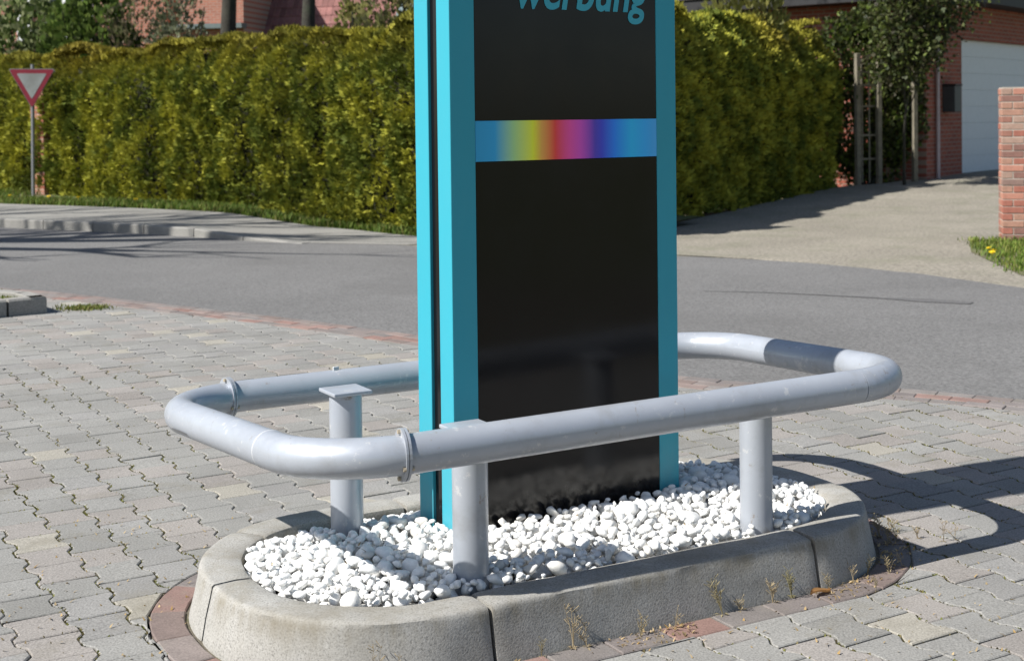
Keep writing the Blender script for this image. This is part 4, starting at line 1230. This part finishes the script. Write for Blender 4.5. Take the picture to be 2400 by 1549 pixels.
# right (shaded) facade: local x 0..9, y=0 ; openings left for the door
mb.box(0, d0, 0, .3, -.2, WZ); mb.box(d1, 9, 0, .3, -.2, WZ); mb.box(d0, d1, 0, .3, dzt, WZ)
mb.build('wall', M_hbrick, house)
# left (sunlit) gable side: local y 0..8 at x=0
sd_o = MB().box(-8, 0, 0, .3, -.2, WZ).build('wall', M_hbrick, house, rot=(0, 0, R_(-90)), loc=(.001, .3, 0))
dr = MB().box(d0, d1, .12, .16, dzb, dzt).build('garage_door', M_gdoor, house)
nz = 8
for i in range(nz):
    z0 = dzb+.01+(dzt-dzb-.02)/nz*i; MB().box(d0+.02, d1-.02, .108, .122, z0+.006, z0+(dzt-dzb-.02)/nz-.006).build('door_panel', M_gdoor, dr, .004)
MB().box(d0+.15, d0+.19, .09, .11, dzt-.55, dzt-.45).build('door_handle', M_black, dr)
MB().box(-1.0, 9.5, -.55, .5, WZ, WZ+.28).build('eave', M_fascia, house)
MB().box(-.55, .5, -1.0, 8.6, WZ+.003, WZ+.277).build('eave', M_fascia, house)
# roof slabs rising to the ridge
me = pyd('roof', [(-.6,-.6,WZ+.28),(9.6,-.6,WZ+.28),(9.6,4,WZ+3.4),(-.6,4,WZ+3.4),(-.6,8.6,WZ+.28),(9.6,8.6,WZ+.28)], [(0,1,2,3),(3,2,5,4),(0,3,4)])
set_tint(me, np.tile((.09,.08,.08), (6, 1))); link('roof', me, M_tile, house)
MB().tube([(.42, -.06, .1), (.42, -.06, WZ)], .04, 10).build('downpipe', mat_plain('zinc', (.42,.36,.38), .5, .3), house, smooth=True)
mbx = empty('mailbox', (0, 0, 0)); mbx.parent = None
px_, py_ = AX+math.cos(HA)*.95+math.sin(HA)*.0, AY+math.sin(HA)*.95
mbx.location = (px_, py_, 1.52); mbx.rotation_euler = (0, 0, HA); tag(mbx, 'dark grey mailbox on the brick wall beside the garage door', 'mailbox')
MB().box(-.17, .17, -.26, -.002, 0, .52).build('box', mat_plain('mailbox_grey', (.045,.05,.055), .5), mbx, .01)
MB().box(-.18, .18, -.28, -.001, .525, .56).build('lid', M_black, mbx, .006)

# rose arch
ar = empty('rose_arch', (*at(2055, 0, 26.0), .1), R_(20)); tag(ar, 'weathered wooden rose arch with lattice between the hedge and the garage', 'trellis')
for x in (-.42, .05, .86):
    MB().box(x-.045, x+.045, -.045, .045, -.1, 2.55 if x < .8 else 2.45).build('post', M_wood, ar, .006)
for x in (.05, .86):
    MB().box(x-.045, x+.045, .7, .79, -.1, 2.5).build('post', M_wood, ar, .006)
for z in (.55, 1.0, 1.55, 1.95, 2.2, 2.45):
    MB().box(-.38, .05, .05, .07, z-.018, z+.018).build('lattice_bar', M_wood, ar)
    MB().box(.05, .86, .75, .77, z-.02, z+.02).build('lattice_bar', M_wood, ar)
for x in (-.28, -.12, .22, .4, .58, .74):
    MB().box(x-.014, x+.014, .055 if x < 0 else .73, .075 if x < 0 else .745, .1, 2.45).build('lattice_bar', M_wood, ar)
MB().tube([(.05, 0, 2.5), (.16, .0, 2.75), (.42, 0, 2.88), (.70, 0, 2.78), (.86, 0, 2.45)], .035, 6).build('arch_beam', M_wood, ar)
MB().tube([(.05, .75, 2.5), (.16, .75, 2.75), (.42, .75, 2.88), (.70, .75, 2.78), (.86, .75, 2.45)], .035, 6).build('arch_beam', M_wood, ar)
CG = [(.055,.075,.02), (.035,.05,.012), (.09,.10,.03), (.14,.2,.03)]
shrub('climbing_rose', (*at(2030, 0, 26.7), 0), 1.5, .55, 2.5, 'dark climbing rose filling the arch beside the hedge', 15, CG, 12000, .095, .6, .45, .48)
tree('garden_tree', (*at(2120, 0, 25.6), 0), 3.9, .035, 'small dark leafy tree growing against the garage corner', 19, [(.05,.07,.02), (.08,.09,.03), (.11,.14,.03), (.05,.045,.02)], 8000, .09, levels=3, first=.5, spread=.42, kids=(4, 5), loose=.2)
tree('garden_tree', (12.4, 25.0, 0), 8.5, .12, 'twiggy garden tree overhanging the garage roof at top right', 23, [(.06,.08,.03), (.09,.10,.05), (.05,.055,.03)], 3800, .13, levels=4, first=.42, spread=.7, kids=(4, 5), loose=.25)

# ------------------------------------------------------------------ houses far behind the left hedge
fh = empty('far_house', (*at(575, 0, 43.0), 0), R_(-12)); tag(fh, 'orange brick house with red tiled roof behind the two garden trunks', 'house')
MB().box(-2.2, .0, 0, 7, 0, 7.2).build('wall', M_hbrick2, fh)
# roof sweeping down to the right, tiles in rows
tiles = []
mb = MB(); rows = 16; colsn = 22
rv, rf, rtint = [], [], []
for r_ in range(rows):
    for c_ in range(colsn):
        x0 = .0+c_*.2; z0 = 2.2+r_*.30; y0 = .2+r_*.20
        b = len(rv); rv += [(x0, y0, z0), (x0+.19, y0, z0), (x0+.19, y0+.23, z0+.31), (x0, y0+.23, z0+.31), (x0, y0+.03, z0-.03), (x0+.19, y0+.03, z0-.03)]
        rf += [(b, b+1, b+2, b+3), (b, b+4, b+5, b+1)]; cc = np.array([.23,.105,.095])*(1+rng.normal(0, .14)); rtint += [cc]*6
me = pyd('roof', rv, rf); set_tint(me, np.clip(rtint, 0, 1)); link('roof', me, M_tile, fh)
MB().box(.0, 4.5, .3, 7, 0, 2.25).build('wall', M_hbrick2, fh)
o = MB().box(-2.6, .1, -.4, .02, 4.4, 4.55).build('porch_roof', mat_plain('slate', (.12,.15,.15), .7), fh)
wh = empty('window_house', (*at(50, 0, 45.0), 0), R_(-8)); tag(wh, 'brick house with tall white framed windows behind the hedge at far left', 'house')
MB().box(-4.5, 5.0, .2, 7, 0, 6.5).build('wall', M_hbrick2, wh)
for (x0, x1) in ((-.13, .36), (.76, 1.6), (2.0, 2.5)):
    f_ = MB().box(x0, x1, .10, .198, 2.6, 6.0).build('window', M_white, wh)
    if x1-x0 > .4:
        nmul = 1; step = (x1-x0-.12)/nmul
        for k in range(nmul):
            MB().box(x0+.17+k*step, x0-.05+(k+1)*step, .085, .102, 2.75, 5.9).build('pane', M_glass, f_)
# far trees closing the view behind the houses
for i, (px, Y, h_, lab) in enumerate(((-150, 62, 12, 'tall far tree behind the house with white framed windows'), (330, 60, 11, 'far tree between the two background houses'), (830, 52, 11, 'far tree behind the hedge to the right of the orange brick house'),
                                     (1000, 56, 11, 'far tree hidden partly by the left edge of the pylon'), (1640, 48, 10, 'far tree just right of the pylon above the shaded hedge'))):
    tree('background_tree', (*at(px, 0, Y), 0), h_, .25, lab, 40+i, [(.09,.11,.04), (.13,.14,.06), (.07,.08,.03), (.15,.13,.08)], 5200, .34, levels=3, first=.15, spread=.8, kids=(5, 6), loose=.7, up_=.2)
